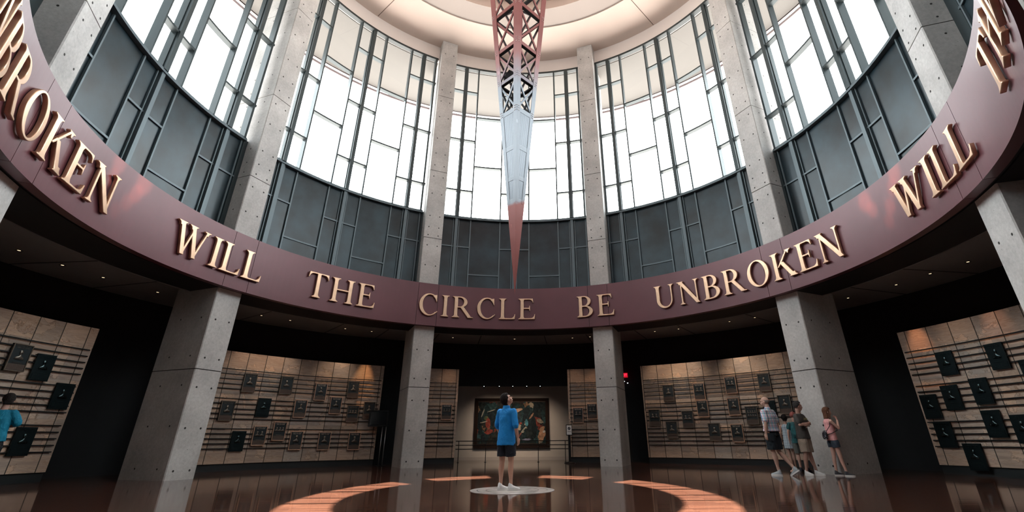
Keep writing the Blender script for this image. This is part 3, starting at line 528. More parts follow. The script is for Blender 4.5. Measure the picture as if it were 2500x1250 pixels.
for k in range(4):
    b = MB(); n0 = Vector((math.sin(k * PI / 2), -math.cos(k * PI / 2), 0)); tn = Vector((n0.y, -n0.x, 0))
    # angle iron leg: two flanges meeting at the outer corner
    for s_ in (-1, 1):
        fl_d = (tn * s_ - n0).normalized(); th = (n0 + tn * s_).normalized()
        rows = []
        for z in (6.25, 9, 12, 16, ZT):
            wd = .09 + .014 * (z - 6); c0 = corner(k, z)
            rows.append([c0, c0 + fl_d * wd, c0 + fl_d * wd - th * .018, c0 - th * .018 - n0 * .01])
        b.grid(rows, 0, closed_u=True, caps=True)
    for z in (8.95, 10.05, 11.2, 12.61, 14.1, 15.8, 17.7):
        for s_ in (-1, 1):
            fl_d = (tn * s_ - n0).normalized(); th = (n0 + tn * s_).normalized()
            for i in range(6):
                p = corner(k, z + (i // 2 - 1) * .07 + .03) + fl_d * (.035 + .05 * (i % 2)); b.tube(p, p + th * .012, .011, n=6, mi=1)
    b.build('corner_leg', [M_SP, mat('pale_rivets', (.62, .5, .48), .4, .5)], spT)
NODES = [8.95, 10.05, 11.2, 12.61, 14.1, 15.8, 17.7, 19.8]
for k in range(4):
    k2 = (k + 1) % 4
    for i, z in enumerate(NODES):
        b = MB(); wd = .06 + .006 * (z - 9)
        b.beam(corner(k, z, .03), corner(k2, z, .03), .02, wd * 1.7, mi=0); b.beam(corner(k, z - wd * .5, .10), corner(k2, z - wd * .5, .10), wd * 1.2, wd * .7, mi=1); b.build('cross_strut', [M_SP, M_BAR], spT)
        if i + 1 < len(NODES):
            z2 = NODES[i + 1]
            for (p, q) in ((corner(k, z, .03), corner(k2, z2, .03)), (corner(k2, z, .05), corner(k, z2, .05))):
                nrm = (corner(k, z) + corner(k2, z)); nrm.z = 0
                b = MB(); b.beam(p, q, wd * .85, .02, ref=nrm); nn = nrm.normalized() * -.025; b.beam(p + nn, q + nn, wd * .80, .02, ref=nrm, mi=1); b.build('diagonal_brace', [M_SP, M_BAR], spT)
    # perforated sheet panels with solid rails between them
    segs = [(6.36, 6.9), (6.98, 7.78), (7.88, 8.93)]
    for z0, z1 in segs:
        b = MB(); uvl = b.bm.loops.layers.uv.new('UVMap')
        def mixp(z, t, ins): return corner(k, z, ins).lerp(corner(k2, z, ins), t)
        ft0 = .085 / (1.414 * sr(z0) + .001) ; ft1 = .10 / (1.414 * sr(z1))
        P = [mixp(z0, ft0, .012), mixp(z0, 1 - ft0, .012), mixp(z1, 1 - ft1, .012), mixp(z1, ft1, .012)]
        fc = b.quad(P)
        L = 1 / .034
        w0, w1 = (P[1] - P[0]).length, (P[2] - P[3]).length
        for lp, (u, v_) in zip(fc.loops, ((-w0 / 2, z0), (w0 / 2, z0), (w1 / 2, z1), (-w1 / 2, z1))): lp[uvl].uv = (u * L, v_ * L)
        b.build('perforated_panel', M_PERF, spT)
    for z0, z1 in ((6.22, 6.38), (6.88, 7.0), (7.76, 7.9), (8.88, 9.02)):
        b = MB(); P = [corner(k, z0, .004), corner(k2, z0, .004), corner(k2, z1, .004), corner(k, z1, .004)]
        b.grid([P, [p_ - (p_ * Vector((1, 1, 0)) if False else Vector((p_.x, p_.y, 0))) * .06 for p_ in P]], 0, closed_u=True, caps=True); b.build('panel_rail', M_SP, spT)
b = MB()
b.grid([[corner(k, z) for k in range(4)] for z in (3.955, 5.0, 6.24)], 0, closed_u=True, caps=True); b.build('solid_tip', M_SP, spT)
b = MB()   # a cable and a lamp inside the lattice
pts = [Vector((-.28, -.1, 10.9)), Vector((-.2, -.25, 10.75)), Vector((-.05, -.2, 10.7)), Vector((-.1, .1, 10.45)), Vector((-.2, .1, 10.1)), Vector((-.12, .05, 9.6)), Vector((-.15, 0, 9.1))]
for p, q in zip(pts[:-1], pts[1:]): b.capsule(p, q, .014, .014, n=6)
b.build('cable', M_BAR, spT)
b = MB(); b.box((-.22, -.08, 10.35), (.2, .16, .28), Matrix.Rotation(.5, 3, 'Y')); b.box((-.15, .05, 9.55), (.18, .14, .2), Matrix.Rotation(-.4, 3, 'Y')); b.build('inner_lamp', M_BAR, spT)

# added spots just outside the lattice imitate sun streaks on the ring
for az, z, e_, an in ((-92.4, 6.60, 150, .065), (-93.2, 6.25, 130, .05), (-94.2, 5.95, 80, .045), (-98.3, 6.60, 130, .055), (-98.5, 6.25, 110, .045), (-95.6, 5.65, 40, .04), (89.6, 6.45, 140, .06), (90.6, 6.15, 110, .045), (97.6, 6.60, 150, .06), (96.2, 6.30, 120, .05), (94.4, 5.95, 100, .045), (93.2, 5.65, 70, .04)):
    l = bpy.data.lights.new('added_streak_beam', 'SPOT'); l.energy = e_ * (40 if az > 0 else 34); l.spot_size = an; l.spot_blend = .9; l.color = (1, .50, .30); l.shadow_soft_size = .02
    o = bpy.data.objects.new('added_streak_beam', l); C.objects.link(o); o.parent = spT; o.location = (.84 if az > 0 else -.84, -.2, 11.9); d = pol(az, RI, z) - o.location; o.rotation_euler = d.to_track_quat('-Z', 'Y').to_euler()

# ------------------------------------------------------------------ sandstone walls with staff bars
BARS = [3.19, 3.024, 2.86, 2.705, 2.55, 2.235, 2.078, 1.912, 1.752, 1.595, 1.284, 1.13, .978, .826, .675]
def stone_wall(name, a0, a1, seam0, end0=True, end1=True, bars_=True):
    root = sroot(name)
    b = MB(); uvl = b.bm.loops.layers.uv.new('UVMap')
    n = int((a1 - a0) / 1.0) + 1
    rowsz = [.22, .60, 1.43, 2.39, 3.25, 3.79]
    def vrow(z):
        for i in range(5):
            if z <= rowsz[i + 1] + 1e-6: return i + (z - rowsz[i]) / (rowsz[i + 1] - rowsz[i])
        return 5.0
    def q(pts, uvs):
        fc = b.quad(pts)
        for lp, uv in zip(fc.loops, uvs): lp[uvl].uv = uv
    for i in range(n):
        x0 = a0 + (a1 - a0) * i / n; x1 = a0 + (a1 - a0) * (i + 1) / n
        u0, u1 = (x0 - seam0) / 3.03, (x1 - seam0) / 3.03
        for z0, z1 in zip(rowsz[:-1], rowsz[1:]):
            k = rowsz.index(z0)
            q([pol(x0, RS, z0), pol(x1, RS, z0), pol(x1, RS, z1), pol(x0, RS, z1)], [(u0 + 40, k + .001), (u1 + 40, k + .001), (u1 + 40, k + .999), (u0 + 40, k + .999)])
        q([pol(x0, RS, 3.79), pol(x1, RS, 3.79), pol(x1, RS + .25, 3.79), pol(x0, RS + .25, 3.79)], [(u0 + 40, 7), (u1 + 40, 7), (u1 + 40, 7.3), (u0 + 40, 7.3)])
        q([pol(x0, RS + .25, .2), pol(x1, RS + .25, .2), pol(x1, RS + .25, 3.79), pol(x0, RS + .25, 3.79)], [(u0 + 40, 8), (u1 + 40, 8), (u1 + 40, 9), (u0 + 40, 9)])
    for x in (a0, a1):
        q([pol(x, RS, .22), pol(x, RS + .25, .22), pol(x, RS + .25, 3.79), pol(x, RS, 3.79)], [(60.1, 0), (60.4, 0), (60.4, 5), (60.1, 5)])
    b.build('sandstone_facing', M_STONE, root)
    b = MB(); b.pbox(a0, a1, RS + .05, RS + .3, 0, .22, n=n); b.build('plinth', mat('black_plinth', (.012, .016, .018), .5), root)
    for z in BARS:
        b = MB(); b.pbox(a0 + (.35 if end0 else 0), a1 - (.35 if end1 else 0), RS - .055, RS - .025, z - .014, z + .014, n=n)
        b.build('staff_bar', M_BAR, root)
    return root
stone_wall('wall_left', -62.6, -27.95, -55.9, end0=False)
stone_wall('wall_right', 26.15, 60.5, 26.45, end1=False)
stone_wall('wall_back_left', -19.6, -12.55, -16.1)
stone_wall('wall_back_right', 10.65, 18.2, 11.2)
stone_wall('wall_far_left', -106, -75.2, -76.3)
stone_wall('wall_far_right', 72.45, 104, 73.5)

# ------------------------------------------------------------------ bronze plaques
def text_mesh(s, size, mat_, name='heading'):
    cu = bpy.data.curves.new(name, 'FONT'); cu.body = s; cu.size = size; cu.align_x = 'CENTER'; cu.align_y = 'CENTER'; cu.extrude = .0015; cu.resolution_u = 2; cu.space_line = .95
    cu.materials.append(mat_); o = bpy.data.objects.new('t', cu); C.objects.link(o)
    dg = bpy.context.evaluated_depsgraph_get(); me = bpy.data.meshes.new_from_object(o.evaluated_get(dg)); me.name = name
    C.objects.unlink(o); bpy.data.objects.remove(o); return me
HEADING = text_mesh('COUNTRY MUSIC\nHALL OF FAME', .043, M_BRIGHT)
rnd = random.Random(4)
PW, PH = .455, .63
def place_local(o, az, z, r=RS - .085):
    o.location = pol(az, r, z); o.rotation_euler = (0, 0, -R_(az))   # local -y faces the centre, local x to the right
def plaque(az, z, style, label, group, who=1):
    t = thing('bronze_plaque', label, 'plaque', (0, 0, 0), 0, group); place_local(t, az, z)
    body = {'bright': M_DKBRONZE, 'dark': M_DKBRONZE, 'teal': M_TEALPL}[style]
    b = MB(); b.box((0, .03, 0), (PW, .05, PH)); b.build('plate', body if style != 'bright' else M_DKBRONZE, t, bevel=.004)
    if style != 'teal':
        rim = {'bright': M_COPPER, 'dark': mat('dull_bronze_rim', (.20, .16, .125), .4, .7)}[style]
        b = MB(); w_ = .022
        for s_ in (-1, 1):
            b.box((s_ * (PW / 2 - w_ / 2), 0, 0), (w_, .03, PH)); b.box((0, 0, s_ * (PH / 2 - w_ / 2)), (PW - 2 * w_, .03, w_))
        b.build('rim', rim, t, bevel=.003)
    b = MB(); b.box((0, .001, -.215), (PW - .06, .01, .135)); b.build('text_panel', M_TEXTPL if style != 'teal' else M_TEALPL, t)
    b = MB()
    rows = 6
    for i in range(rows): 
        ww = (PW - .10) * (1 if i < rows - 1 else .55); b.box((0, -.005, -.165 - i * .019), (ww, .003, .005))
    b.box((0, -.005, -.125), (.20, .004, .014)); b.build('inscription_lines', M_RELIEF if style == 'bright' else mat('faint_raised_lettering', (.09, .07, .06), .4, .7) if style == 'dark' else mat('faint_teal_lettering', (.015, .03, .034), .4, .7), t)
    # portrait relief: heads and shoulders
    b = MB(); hm = M_RELIEF if style != 'teal' else mat('teal_bronze_relief', (.05, .075, .08), .25, .9)
    xs = {1: [0], 2: [-.075, .075], 3: [-.11, 0, .11], 8: [-.13, -.045, .045, .13]}[who]
    for j in range(2 if who == 8 else 1):
        for x in xs:
            sc = {1: 1.0, 2: .72, 3: .58, 8: .42}[who]; zz = (.07 if who != 8 else (.12 - .12 * j)); tx = rnd.uniform(-.01, .01)
            b.ball((x + tx, -.004, zz + .045 * sc), .05 * sc, (.8, .35, 1.05)); b.ball((x + tx, -.002, zz + .075 * sc), .05 * sc, (.86, .3, .6))
            b.ball((x + tx + .006, -.022 * sc, zz + .04 * sc), .012 * sc, (.7, 1, 1.3)); b.loft([(Vector((x + tx, 0, zz + .02 * sc)), .02 * sc, .015 * sc, None), (Vector((x + tx, 0, zz - .03 * sc)), .03 * sc, .016 * sc, None), (Vector((x, 0, zz - .06 * sc)), .09 * sc, .02 * sc, None), (Vector((x, 0, zz - .115 * sc)), .115 * sc, .02 * sc, None)], n=14)
    if who == 1:
        b.box((-.05, -.014, -.03), (.05, .006, .02), Matrix.Rotation(.5, 3, 'Y')); b.box((.055, -.014, -.035), (.04, .006, .016), Matrix.Rotation(-.6, 3, 'Y'))
    b.build('portrait_relief', hm, t)
    o = bpy.data.objects.new('heading', {'bright': HEADING, 'dark': HEADING_DIM, 'teal': HEADING_TEAL}[style]); C.objects.link(o); o.parent = t; o.location = (0, -.0065, .245); o.rotation_euler = (PI / 2, 0, 0)
HEADING_TEAL = text_mesh('COUNTRY MUSIC\nHALL OF FAME', .043, mat('faint_teal_lettering', (.015, .03, .034), .4, .7))
HEADING_DIM = text_mesh('COUNTRY MUSIC\nHALL OF FAME', .043, M_RELIEF)
GL_ = 'bronze plaques on the left stone wall'; GR_ = 'bronze plaques on the right stone wall'
P = [
 (-51.95, 2.78, 'dark', 'dull-rimmed plaque with a bust, top row of the left stone wall, nearest the big column', GL_, 1),
 (-45.72, 2.79, 'dark', 'dull-rimmed plaque, second along the top row of the left stone wall', GL_, 1),
 (-39.49, 2.63, 'bright', 'pale-rimmed plaque hung slightly low, third along the top row of the left stone wall', GL_, 1),
 (-33.53, 2.78, 'dark', 'dark plaque beside the orange light pool, end of the top row of the left wall', GL_, 1),
 (-54.50, 1.84, 'dark', 'dark plaque with a large bust, middle row of the left wall, nearest the big column', GL_, 1),
 (-48.77, 1.99, 'teal', 'plain dark teal rimless plaque in the middle row of the left stone wall', GL_, 1),
 (-42.57, 2.00, 'bright', 'pale-rimmed plaque, middle row of the left wall, right of the teal rimless one', GL_, 1),
 (-36.37, 2.16, 'bright', 'pale-rimmed plaque, middle row of the left wall, just below and right of the low-hung one', GL_, 1),
 (-33.0, 1.87, 'dark', 'dark plaque directly below the dark one by the orange light pool on the left wall', GL_, 3),
 (-30.0, 2.02, 'dark', 'dark plaque at the far right end of the left stone wall, above the black kiosk', GL_, 1),
 (-51.68, .90, 'teal', 'teal rimless plaque with a small bright bust, bottom row of the left stone wall', GL_, 1),
 (-48.48, 1.07, 'bright', 'bright copper-rimmed plaque, bottom row of the left wall, right of the teal one', GL_, 2),
 (-45.37, 1.22, 'bright', 'copper-rimmed plaque set highest in the bottom row of the left stone wall', GL_, 3),
 (-42.30, .91, 'bright', 'copper-rimmed bust plaque, bottom row of the left wall, right of the highest one', GL_, 1),
 (-37.39, .89, 'bright', 'copper-rimmed bust plaque, bottom row of the left wall, last but one to the right', GL_, 1),
 (-32.0, .88, 'bright', 'copper-rimmed bust plaque, bottom row of the left wall, last before the black kiosk', GL_, 1),
 (31.40, 2.63, 'dark', 'dark unlit plaque high at the left end of the right stone wall', GR_, 1),
 (37.45, 2.63, 'bright', 'bright-rimmed plaque, top row of the right wall, right of the unlit dark one', GR_, 2),
 (43.55, 2.79, 'bright', 'copper-rimmed plaque with two figures high in the middle of the right wall', GR_, 2),
 (49.71, 2.79, 'dark', 'dark bluish plaque, top row of the right wall, nearest the big column', GR_, 1),
 (28.13, 1.70, 'dark', 'dark plaque in the middle row at the left end of the right stone wall', GR_, 2),
 (31.25, 1.23, 'dark', 'brown bust plaque, lower row of the right wall, leftmost there', GR_, 1),
 (34.55, 1.61, 'dark', 'dark plaque with two busts left of the centre of the right stone wall', GR_, 2),
 (39.22, 1.13, 'dark', 'brown bust plaque, lower row of the right wall, middle of three', GR_, 1),
 (37.62, 1.98, 'bright', 'bright-rimmed plaque close above the two-bust dark one and the middle lower one, right wall', GR_, 1),
 (43.46, 2.01, 'bright', 'bright-rimmed plaque in the middle of the right wall, under the two-figure one', GR_, 1),
 (46.44, 1.68, 'dark', 'dark plaque crowded with small heads, just left of the man in the plaid shirt', GR_, 8),
 (49.68, 1.84, 'teal', 'teal plaque half hidden behind the man in the plaid shirt', GR_, 1),
 (52.49, 2.00, 'dark', 'dark bust plaque between the plaid-shirted man and the man with crossed arms', GR_, 1),
 (43.31, 1.08, 'bright', 'copper-rimmed plaque lowest on the right wall, left of the plaid-shirted man', GR_, 1),
 (-83.13, 2.76, 'dark', 'dark plaque highest on the far left wall, cut near the picture edge', 'bronze plaques on the far left wall', 1),
 (-80.16, 2.61, 'teal', 'teal rimless plaque, second along the upper row of the far left wall', 'bronze plaques on the far left wall', 1),
 (-76.80, 1.98, 'teal', 'teal rimless plaque nearest the right end of the far left wall', 'bronze plaques on the far left wall', 1),
 (-79.11, .92, 'teal', 'low dark plaque on the far left wall beside the man in the teal T-shirt', 'bronze plaques on the far left wall', 1),
 (77.88, 2.74, 'teal', 'dark plaque beside the orange light pool, top left of the far right wall', 'bronze plaques on the far right wall', 1),
 (84.19, 2.73, 'teal', 'dark plaque on the far right wall, top row, right of the orange-lit one', 'bronze plaques on the far right wall', 1),
 (80.80, 1.97, 'teal', 'dark bust plaque in the middle of the far right wall', 'bronze plaques on the far right wall', 1),
 (77.00, 1.87, 'teal', 'dark plaque left of the middle bust plaque on the far right wall', 'bronze plaques on the far right wall', 1),
 (80.85, 1.20, 'teal', 'dark bust plaque directly below the middle one on the far right wall', 'bronze plaques on the far right wall', 1),
 (83.90, 1.07, 'teal', 'dark bust plaque low on the far right wall, touching the picture edge', 'bronze plaques on the far right wall', 1),
 (73.95, 1.68, 'teal', 'narrowly seen dark plaque at the left end of the far right wall, middle height', 'bronze plaques on the far right wall', 1),
 (74.6, .96, 'teal', 'dark plaque low at the left end of the far right wall', 'bronze plaques on the far right wall', 1),
 (77.3, .44, 'teal', 'lowest dark bust plaque on the far right wall, just over the plinth', 'bronze plaques on the far right wall', 1),
 (87.3, 2.25, 'teal', 'dark plaque half cut by the right picture edge on the far right wall', 'bronze plaques on the far right wall', 1),
 (-14.68, 2.00, 'bright', 'lone copper-rimmed plaque on the narrow stone wall left of the painting', None, 3),
 (12.65, 1.85, 'bright', 'copper-rimmed plaque right of the painting, left and lower of the two there', 'bronze plaques right of the painting', 2),
 (15.60, 2.00, 'bright', 'copper-rimmed plaque right of the painting, partly behind the concrete column', 'bronze plaques right of the painting', 2),
]
for p_ in P: plaque(*p_)

# ------------------------------------------------------------------ painting, railing, sign, kiosk, exit light
def paint_mat():
    M = mat('oil_paint', (.1, .1, .1), .8, spec=.15); nt = M.node_tree; bb = nt.nodes['Principled BSDF']
    t = N(nt, 'ShaderNodeTexCoord'); mp_ = N(nt, 'ShaderNodeMapping'); mp_.inputs['Scale'].default_value = (1.0, 1, .75); nt.links.new(t.outputs['Object'], mp_.inputs[0])
    v = N(nt, 'ShaderNodeTexVoronoi', Scale=6.5); nz = N(nt, 'ShaderNodeTexNoise', Scale=2.6, Detail=5.0)
    nt.links.new(mp_.outputs[0], nz.inputs['Vector'])
    mixv = N(nt, 'ShaderNodeMix', data_type='RGBA'); mixv.inputs[0].default_value = .42
    nt.links.new(mp_.outputs[0], mixv.inputs[6]); nt.links.new(nz.outputs['Color'], mixv.inputs[7]); nt.links.new(mixv.outputs[2], v.inputs['Vector'])
    s_ = N(nt, 'ShaderNodeSeparateColor'); nt.links.new(v.outputs['Color'], s_.inputs[0])
    r = ramp(nt, s_.outputs[0], [(0, (.006, .010, .012)), (.30, (.008, .018, .020)), (.48, (.015, .034, .036)), (.56, (.016, .016, .014)), (.64, (.10, .022, .016)), (.68, (.010, .014, .014)), (.78, (.13, .075, .045)), (.82, (.022, .05, .055)), (.86, (.012, .016, .02)), (.94, (.20, .17, .13)), (.965, (.025, .016, .016))], 'CONSTANT')
    n3 = N(nt, 'ShaderNodeTexNoise', Scale=9.0, Detail=5.0); nt.links.new(t.outputs['Object'], n3.inputs['Vector']); r3 = ramp(nt, n3.outputs['Fac'], [(.35, (.35, .4, .4)), (.62, (1.3, 1.25, 1.2))])
    mx = N(nt, 'ShaderNodeMix', data_type='RGBA', blend_type='MULTIPLY'); mx.inputs[0].default_value = 1; nt.links.new(r.outputs[0], mx.inputs[6]); nt.links.new(r3.outputs[0], mx.inputs[7])
    # teal evening sky along the top
    sp = N(nt, 'ShaderNodeSeparateXYZ'); nt.links.new(t.outputs['Object'], sp.inputs[0])
    ad = N(nt, 'ShaderNodeMath', operation='MULTIPLY_ADD'); ad.inputs[1].default_value = .9; nt.links.new(nz.outputs['Fac'], ad.inputs[0]); nt.links.new(sp.outputs['Z'], ad.inputs[2])
    rs = ramp(nt, ad.outputs[0], [(1.06, (0, 0, 0)), (1.12, (1, 1, 1))])
    m2 = N(nt, 'ShaderNodeMix', data_type='RGBA'); nt.links.new(rs.outputs[0], m2.inputs[0]); nt.links.new(mx.outputs[2], m2.inputs[6]); m2.inputs[7].default_value = (.012, .045, .05, 1)
    nt.links.new(m2.outputs[2], bb.inputs['Base Color']); return M
t = thing('framed_painting', 'large dark framed painting of crowded figures under a teal sky on the beige back wall', 'painting', (-.31, 15.42, 1.68))
b = MB(); b.box((0, 0, 0), (3.5, .03, 2.0)); b.build('canvas', paint_mat(), t)
b = MB()
for s_ in (-1, 1): b.box((s_ * 1.79, 0, 0), (.18, .09, 2.27)); b.box((0, 0, s_ * 1.05), (3.40, .09, .17))
b.build('frame', mat('dark_mahogany_frame', (.014, .008, .006), .85, spec=.1), t, bevel=.012)
b = MB()
for s_ in (-1, 1): b.box((s_ * 1.715, -.025, 0), (.025, .03, 2.0)); b.box((0, -.025, s_ * .975), (3.45, .03, .025))
b.build('inner_fillet', mat('bronze_fillet', (.09, .05, .035), .4, .3), t)
fx = MB(); 
# abstract foreground shapes in the painting: flat daubs with real paint thickness
def daub(cx, cz, rx, rz, rot, col, name):
    b_ = MB(); n = 18; dl = .0003 * (abs(int(cx * 37 + cz * 91)) % 13); r0 = random.Random(int(cx * 100 + cz * 1000)); pts = []
    for k in range(n):
        a = 2 * PI * k / n; rr = 1 + r0.uniform(-.14, .14); x, z = rx * rr * math.cos(a), rz * rr * math.sin(a)
        pts.append((cx + x * math.cos(rot) - z * math.sin(rot), cz + x * math.sin(rot) + z * math.cos(rot)))
    b_.grid([[Vector((x, -.019 - dl, z)) for x, z in pts], [Vector((x, -.014, z)) for x, z in pts]], 0, closed_u=True, caps=True); b_.build('painted_shape', mat(name, col, .8, noise=.45, nscale=7, spec=.15), t)
fx.bm.free()
for d in [(-1.18, -.02, .12, .24, .1, (.13, .026, .018), 'paint_red'), (-1.12, -.42, .20, .11, .3, (.14, .028, .018), 'paint_red'), (-1.28, .2, .10, .10, 0, (.05, .06, .03), 'paint_olive'),
          (.14, .52, .42, .10, .26, (.24, .15, .10), 'paint_peach'), (-1.45, .45, .03, .20, -.35, (.17, .16, .13), 'paint_bone'), (-1.02, .55, .22, .02, .3, (.17, .16, .13), 'paint_bone'), (-1.4, .02, .2, .02, .2, (.17, .16, .13), 'paint_bone'),
          (.75, -.02, .08, .16, .1, (.03, .10, .12), 'paint_cyan'), (1.5, -.60, .17, .27, -.35, (.22, .12, .07), 'paint_ochre'), (1.52, -.28, .15, .08, .6, (.24, .13, .05), 'paint_ochre'), (1.42, .06, .18, .09, -.4, (.12, .10, .075), 'paint_stone'), (1.62, -.42, .07, .05, .2, (.30, .29, .26), 'paint_white'),
          (1.0, .3, .18, .04, .9, (.14, .08, .05), 'paint_brown'), (.62, -.30, .035, .16, -.8, (.18, .17, .13), 'paint_bone'), (.56, -.42, .08, .05, .3, (.18, .17, .13), 'paint_bone'), (.40, -.6, .03, .22, -.6, (.13, .045, .03), 'paint_rust'), (.45, -.05, .07, .05, 0, (.14, .03, .02), 'paint_red'),
          (.75, .55, .17, .17, 0, (.004, .007, .008), 'paint_black'), (1.2, .5, .15, .26, 0, (.006, .008, .009), 'paint_black'), (1.12, -.2, .14, .5, .1, (.006, .008, .009), 'paint_black'), (.35, .12, .10, .22, 0, (.010, .018, .026), 'paint_navy'), (.75, -.78, .22, .05, .1, (.10, .10, .14), 'paint_lilac'), (.2, .15, .012, .5, -.04, (.03, .018, .012), 'paint_black'),
          (-.3, .3, .3, .5, 0, (.006, .01, .012), 'paint_black'), (-.7, .5, .18, .16, 0, (.008, .02, .02), 'paint_black'), (-.35, -.4, .4, .3, 0, (.008, .012, .014), 'paint_black')]: daub(*d)

t = thing('guard_rail', 'thin black three-bar guard rail curving in front of the painting', 'railing')
for z, nm in ((.85, 'top_bar'), (.685, 'lower_bar'), (.525, 'lower_bar')):
    b = MB(); pts = [Vector((x, 13.15 - .045 * (x + .2) ** 2, z)) for x in [-2.72 + i * (5.0 / 14) for i in range(15)]]
    for p, q in zip(pts[:-1], pts[1:]): b.capsule(p, q, .017, .017, n=8)
    b.build(nm, M_BAR, t)
for x in (-2.6, -1.41, .94, 2.14):
    b = MB(); y = 13.15 - .045 * (x + .2) ** 2; b.box((x, y, .425), (.03, .05, .85)); b.tube((x, y, 0), (x, y, .012), .05); b.build('post', M_BAR, t)

t = thing('sign_stand', 'black stand with a small white round-symbol sign right of the painting', 'sign', (2.21, 11.55, 0))
b = MB(); b.box((0, 0, .56), (.10, .03, 1.1)); b.build('post', M_BAR, t)
b = MB(); b.loft([(Vector((0, 0, 0)), .24, .16, None), (Vector((0, 0, .02)), .24, .16, None), (Vector((0, 0, .07)), .06, .05, None)], n=24); b.build('base', M_BAR, t)
b = MB(); b.box((0, -.03, 1.26), (.26, .03, .42)); b.build('sign_frame', M_BAR, t, bevel=.008)
b = MB(); b.box((0, -.047, 1.26), (.21, .006, .36)); sp_ = b.build('sign_face', mat('white_sign_face', (.85, .85, .85), .4), t)
b = MB(); b.tube((0, -.0505, 1.32), (0, -.0525, 1.32), .058, n=28, smooth=False); b.build('symbol_disc', mat('navy_ink', (.012, .02, .04), .5), sp_)
b = MB()
b.box((.004, -.054, 1.32), (.012, .003, .045), Matrix.Rotation(.5, 3, 'Y')); b.box((-.008, -.054, 1.308), (.034, .003, .010), Matrix.Rotation(-.5, 3, 'Y')); b.ball((.012, -.053, 1.348), .008, (1, .3, 1)); b.build('symbol_figure', mat('white_sign_face', (.85, .85, .85), .4), sp_)
b = MB()
for i in range(7): b.box((-.066 + i * .022, -.0515, 1.20), (.014, .003, .022))
b.build('caption', mat('navy_ink', (.012, .02, .04), .5), sp_)

t = thing('information_kiosk', 'black box kiosk on two thin steel posts at the dark gap left of the painting', 'kiosk', (-5.38, 10.3, 0), R_(12))
b = MB(); b.box((-.2, .05, 1.70), (.74, .16, .60)); b.build('display_box', M_BLACK, t, bevel=.012)
b = MB(); b.box((-.2, -.035, 1.70), (.62, .01, .48)); b.build('screen', mat('dark_glass_screen', (.006, .008, .01), .12), t)
for x in (.0, .14):
    b = MB(); b.tube((x, .05, .02), (x, .05, 1.42), .016, n=12); b.build('post', M_STEEL, t)
b = MB(); b.box((.07, .05, .012), (.40, .30, .024)); b.build('base_plate', M_BLACK, t)

t = thing('exit_sign', 'small glowing red exit sign high on the dark wall beside the right central column', 'exit sign'); place_local(t, 21.75, 3.56, 13.22)
b = MB(); b.box((0, 0, 0), (.34, .06, .2)); b.build('housing', mat('exit_housing', (.10, .01, .012), .5, emit=(1, .015, .04), strength=.35), t, bevel=.01)
me = text_mesh('EXIT', .15, mat('exit_red_light', (.8, .02, .03), .4, emit=(1, .02, .05), strength=3.0)); o = bpy.data.objects.new('lettering', me); C.objects.link(o); o.parent = t; o.location = (0, -.034, 0); o.rotation_euler = (PI / 2, 0, 0)
t = thing('emergency_lamp', 'pair of tiny white emergency lights under the red exit sign', 'lamp'); place_local(t, 21.95, 3.27, 13.3)
for x, z in ((-.06, .03), (.09, -.05)):
    b = MB(); b.ball((x, -.03, z), .028, (1, .7, .6)); b.build('bulb', mat('white_bulb', (.8, .8, .8), .3, emit=(.9, .95, 1), strength=2.0), t)
b = MB(); b.box((.015, 0, 0), (.24, .04, .05)); b.build('housing', M_BLACK, t)

# ------------------------------------------------------------------ lamps of the place
DL = [(12.13, -88.1), (12.1, -82.9), (12.05, -77.7), (11.98, -70.1), (11.96, -53.0), (11.94, -47.8), (11.97, -37.1), (11.93, -31.8), (11.9, -14.5), (11.88, -.8), (11.9, 12.2), (11.81, 16.2), (11.78, 30.5), (11.82, 35.5), (11.82, 46.0), (11.87, 50.9), (12.02, 67.4), (12.05, 75.1), (12.02, 80.4), (12.13, 85.3)]
SP_LIT = {-31.8: (48, .50, (1, .50, .20)), 75.1: (34, .5, (1, .46, .22)), 85.3: (14, .6, (1, .5, .28)), -14.5: (12, .8, (1, .62, .38)), 16.2: (16, .8, (1, .62, .38)), 12.2: (10, .8, (1, .62, .38)),
          35.5: (34, 1.2, (1, .76, .55)), 46.0: (38, 1.2, (1, .76, .56)), 50.9: (14, 1.1, (1, .78, .6)), 30.5: (20, 1.2, (1, .76, .55)), -37.1: (22, 1.2, (1, .72, .5)), -47.8: (22, 1.2, (1, .74, .54)), -53.0: (20, 1.1, (1, .76, .58)), 80.4: (8, 1.0, (1, .75, .55)), -82.9: (5, 1.1, (1, .78, .6)), -77.7: (4, 1.0, (1, .78, .6))}
side = lambda a: ('over the far left wall' if a < -65 else 'over the left stone wall' if a < -25 else 'between the two central columns' if a < 20 else 'over the right stone wall' if a < 60 else 'over the far right wall')
cnt = {}
groups = {}
for r, a in DL: groups.setdefault(side(a), []).append(a)
ordn = ['leftmost', 'second from the left', 'third from the left', 'fourth from the left', 'fifth from the left']
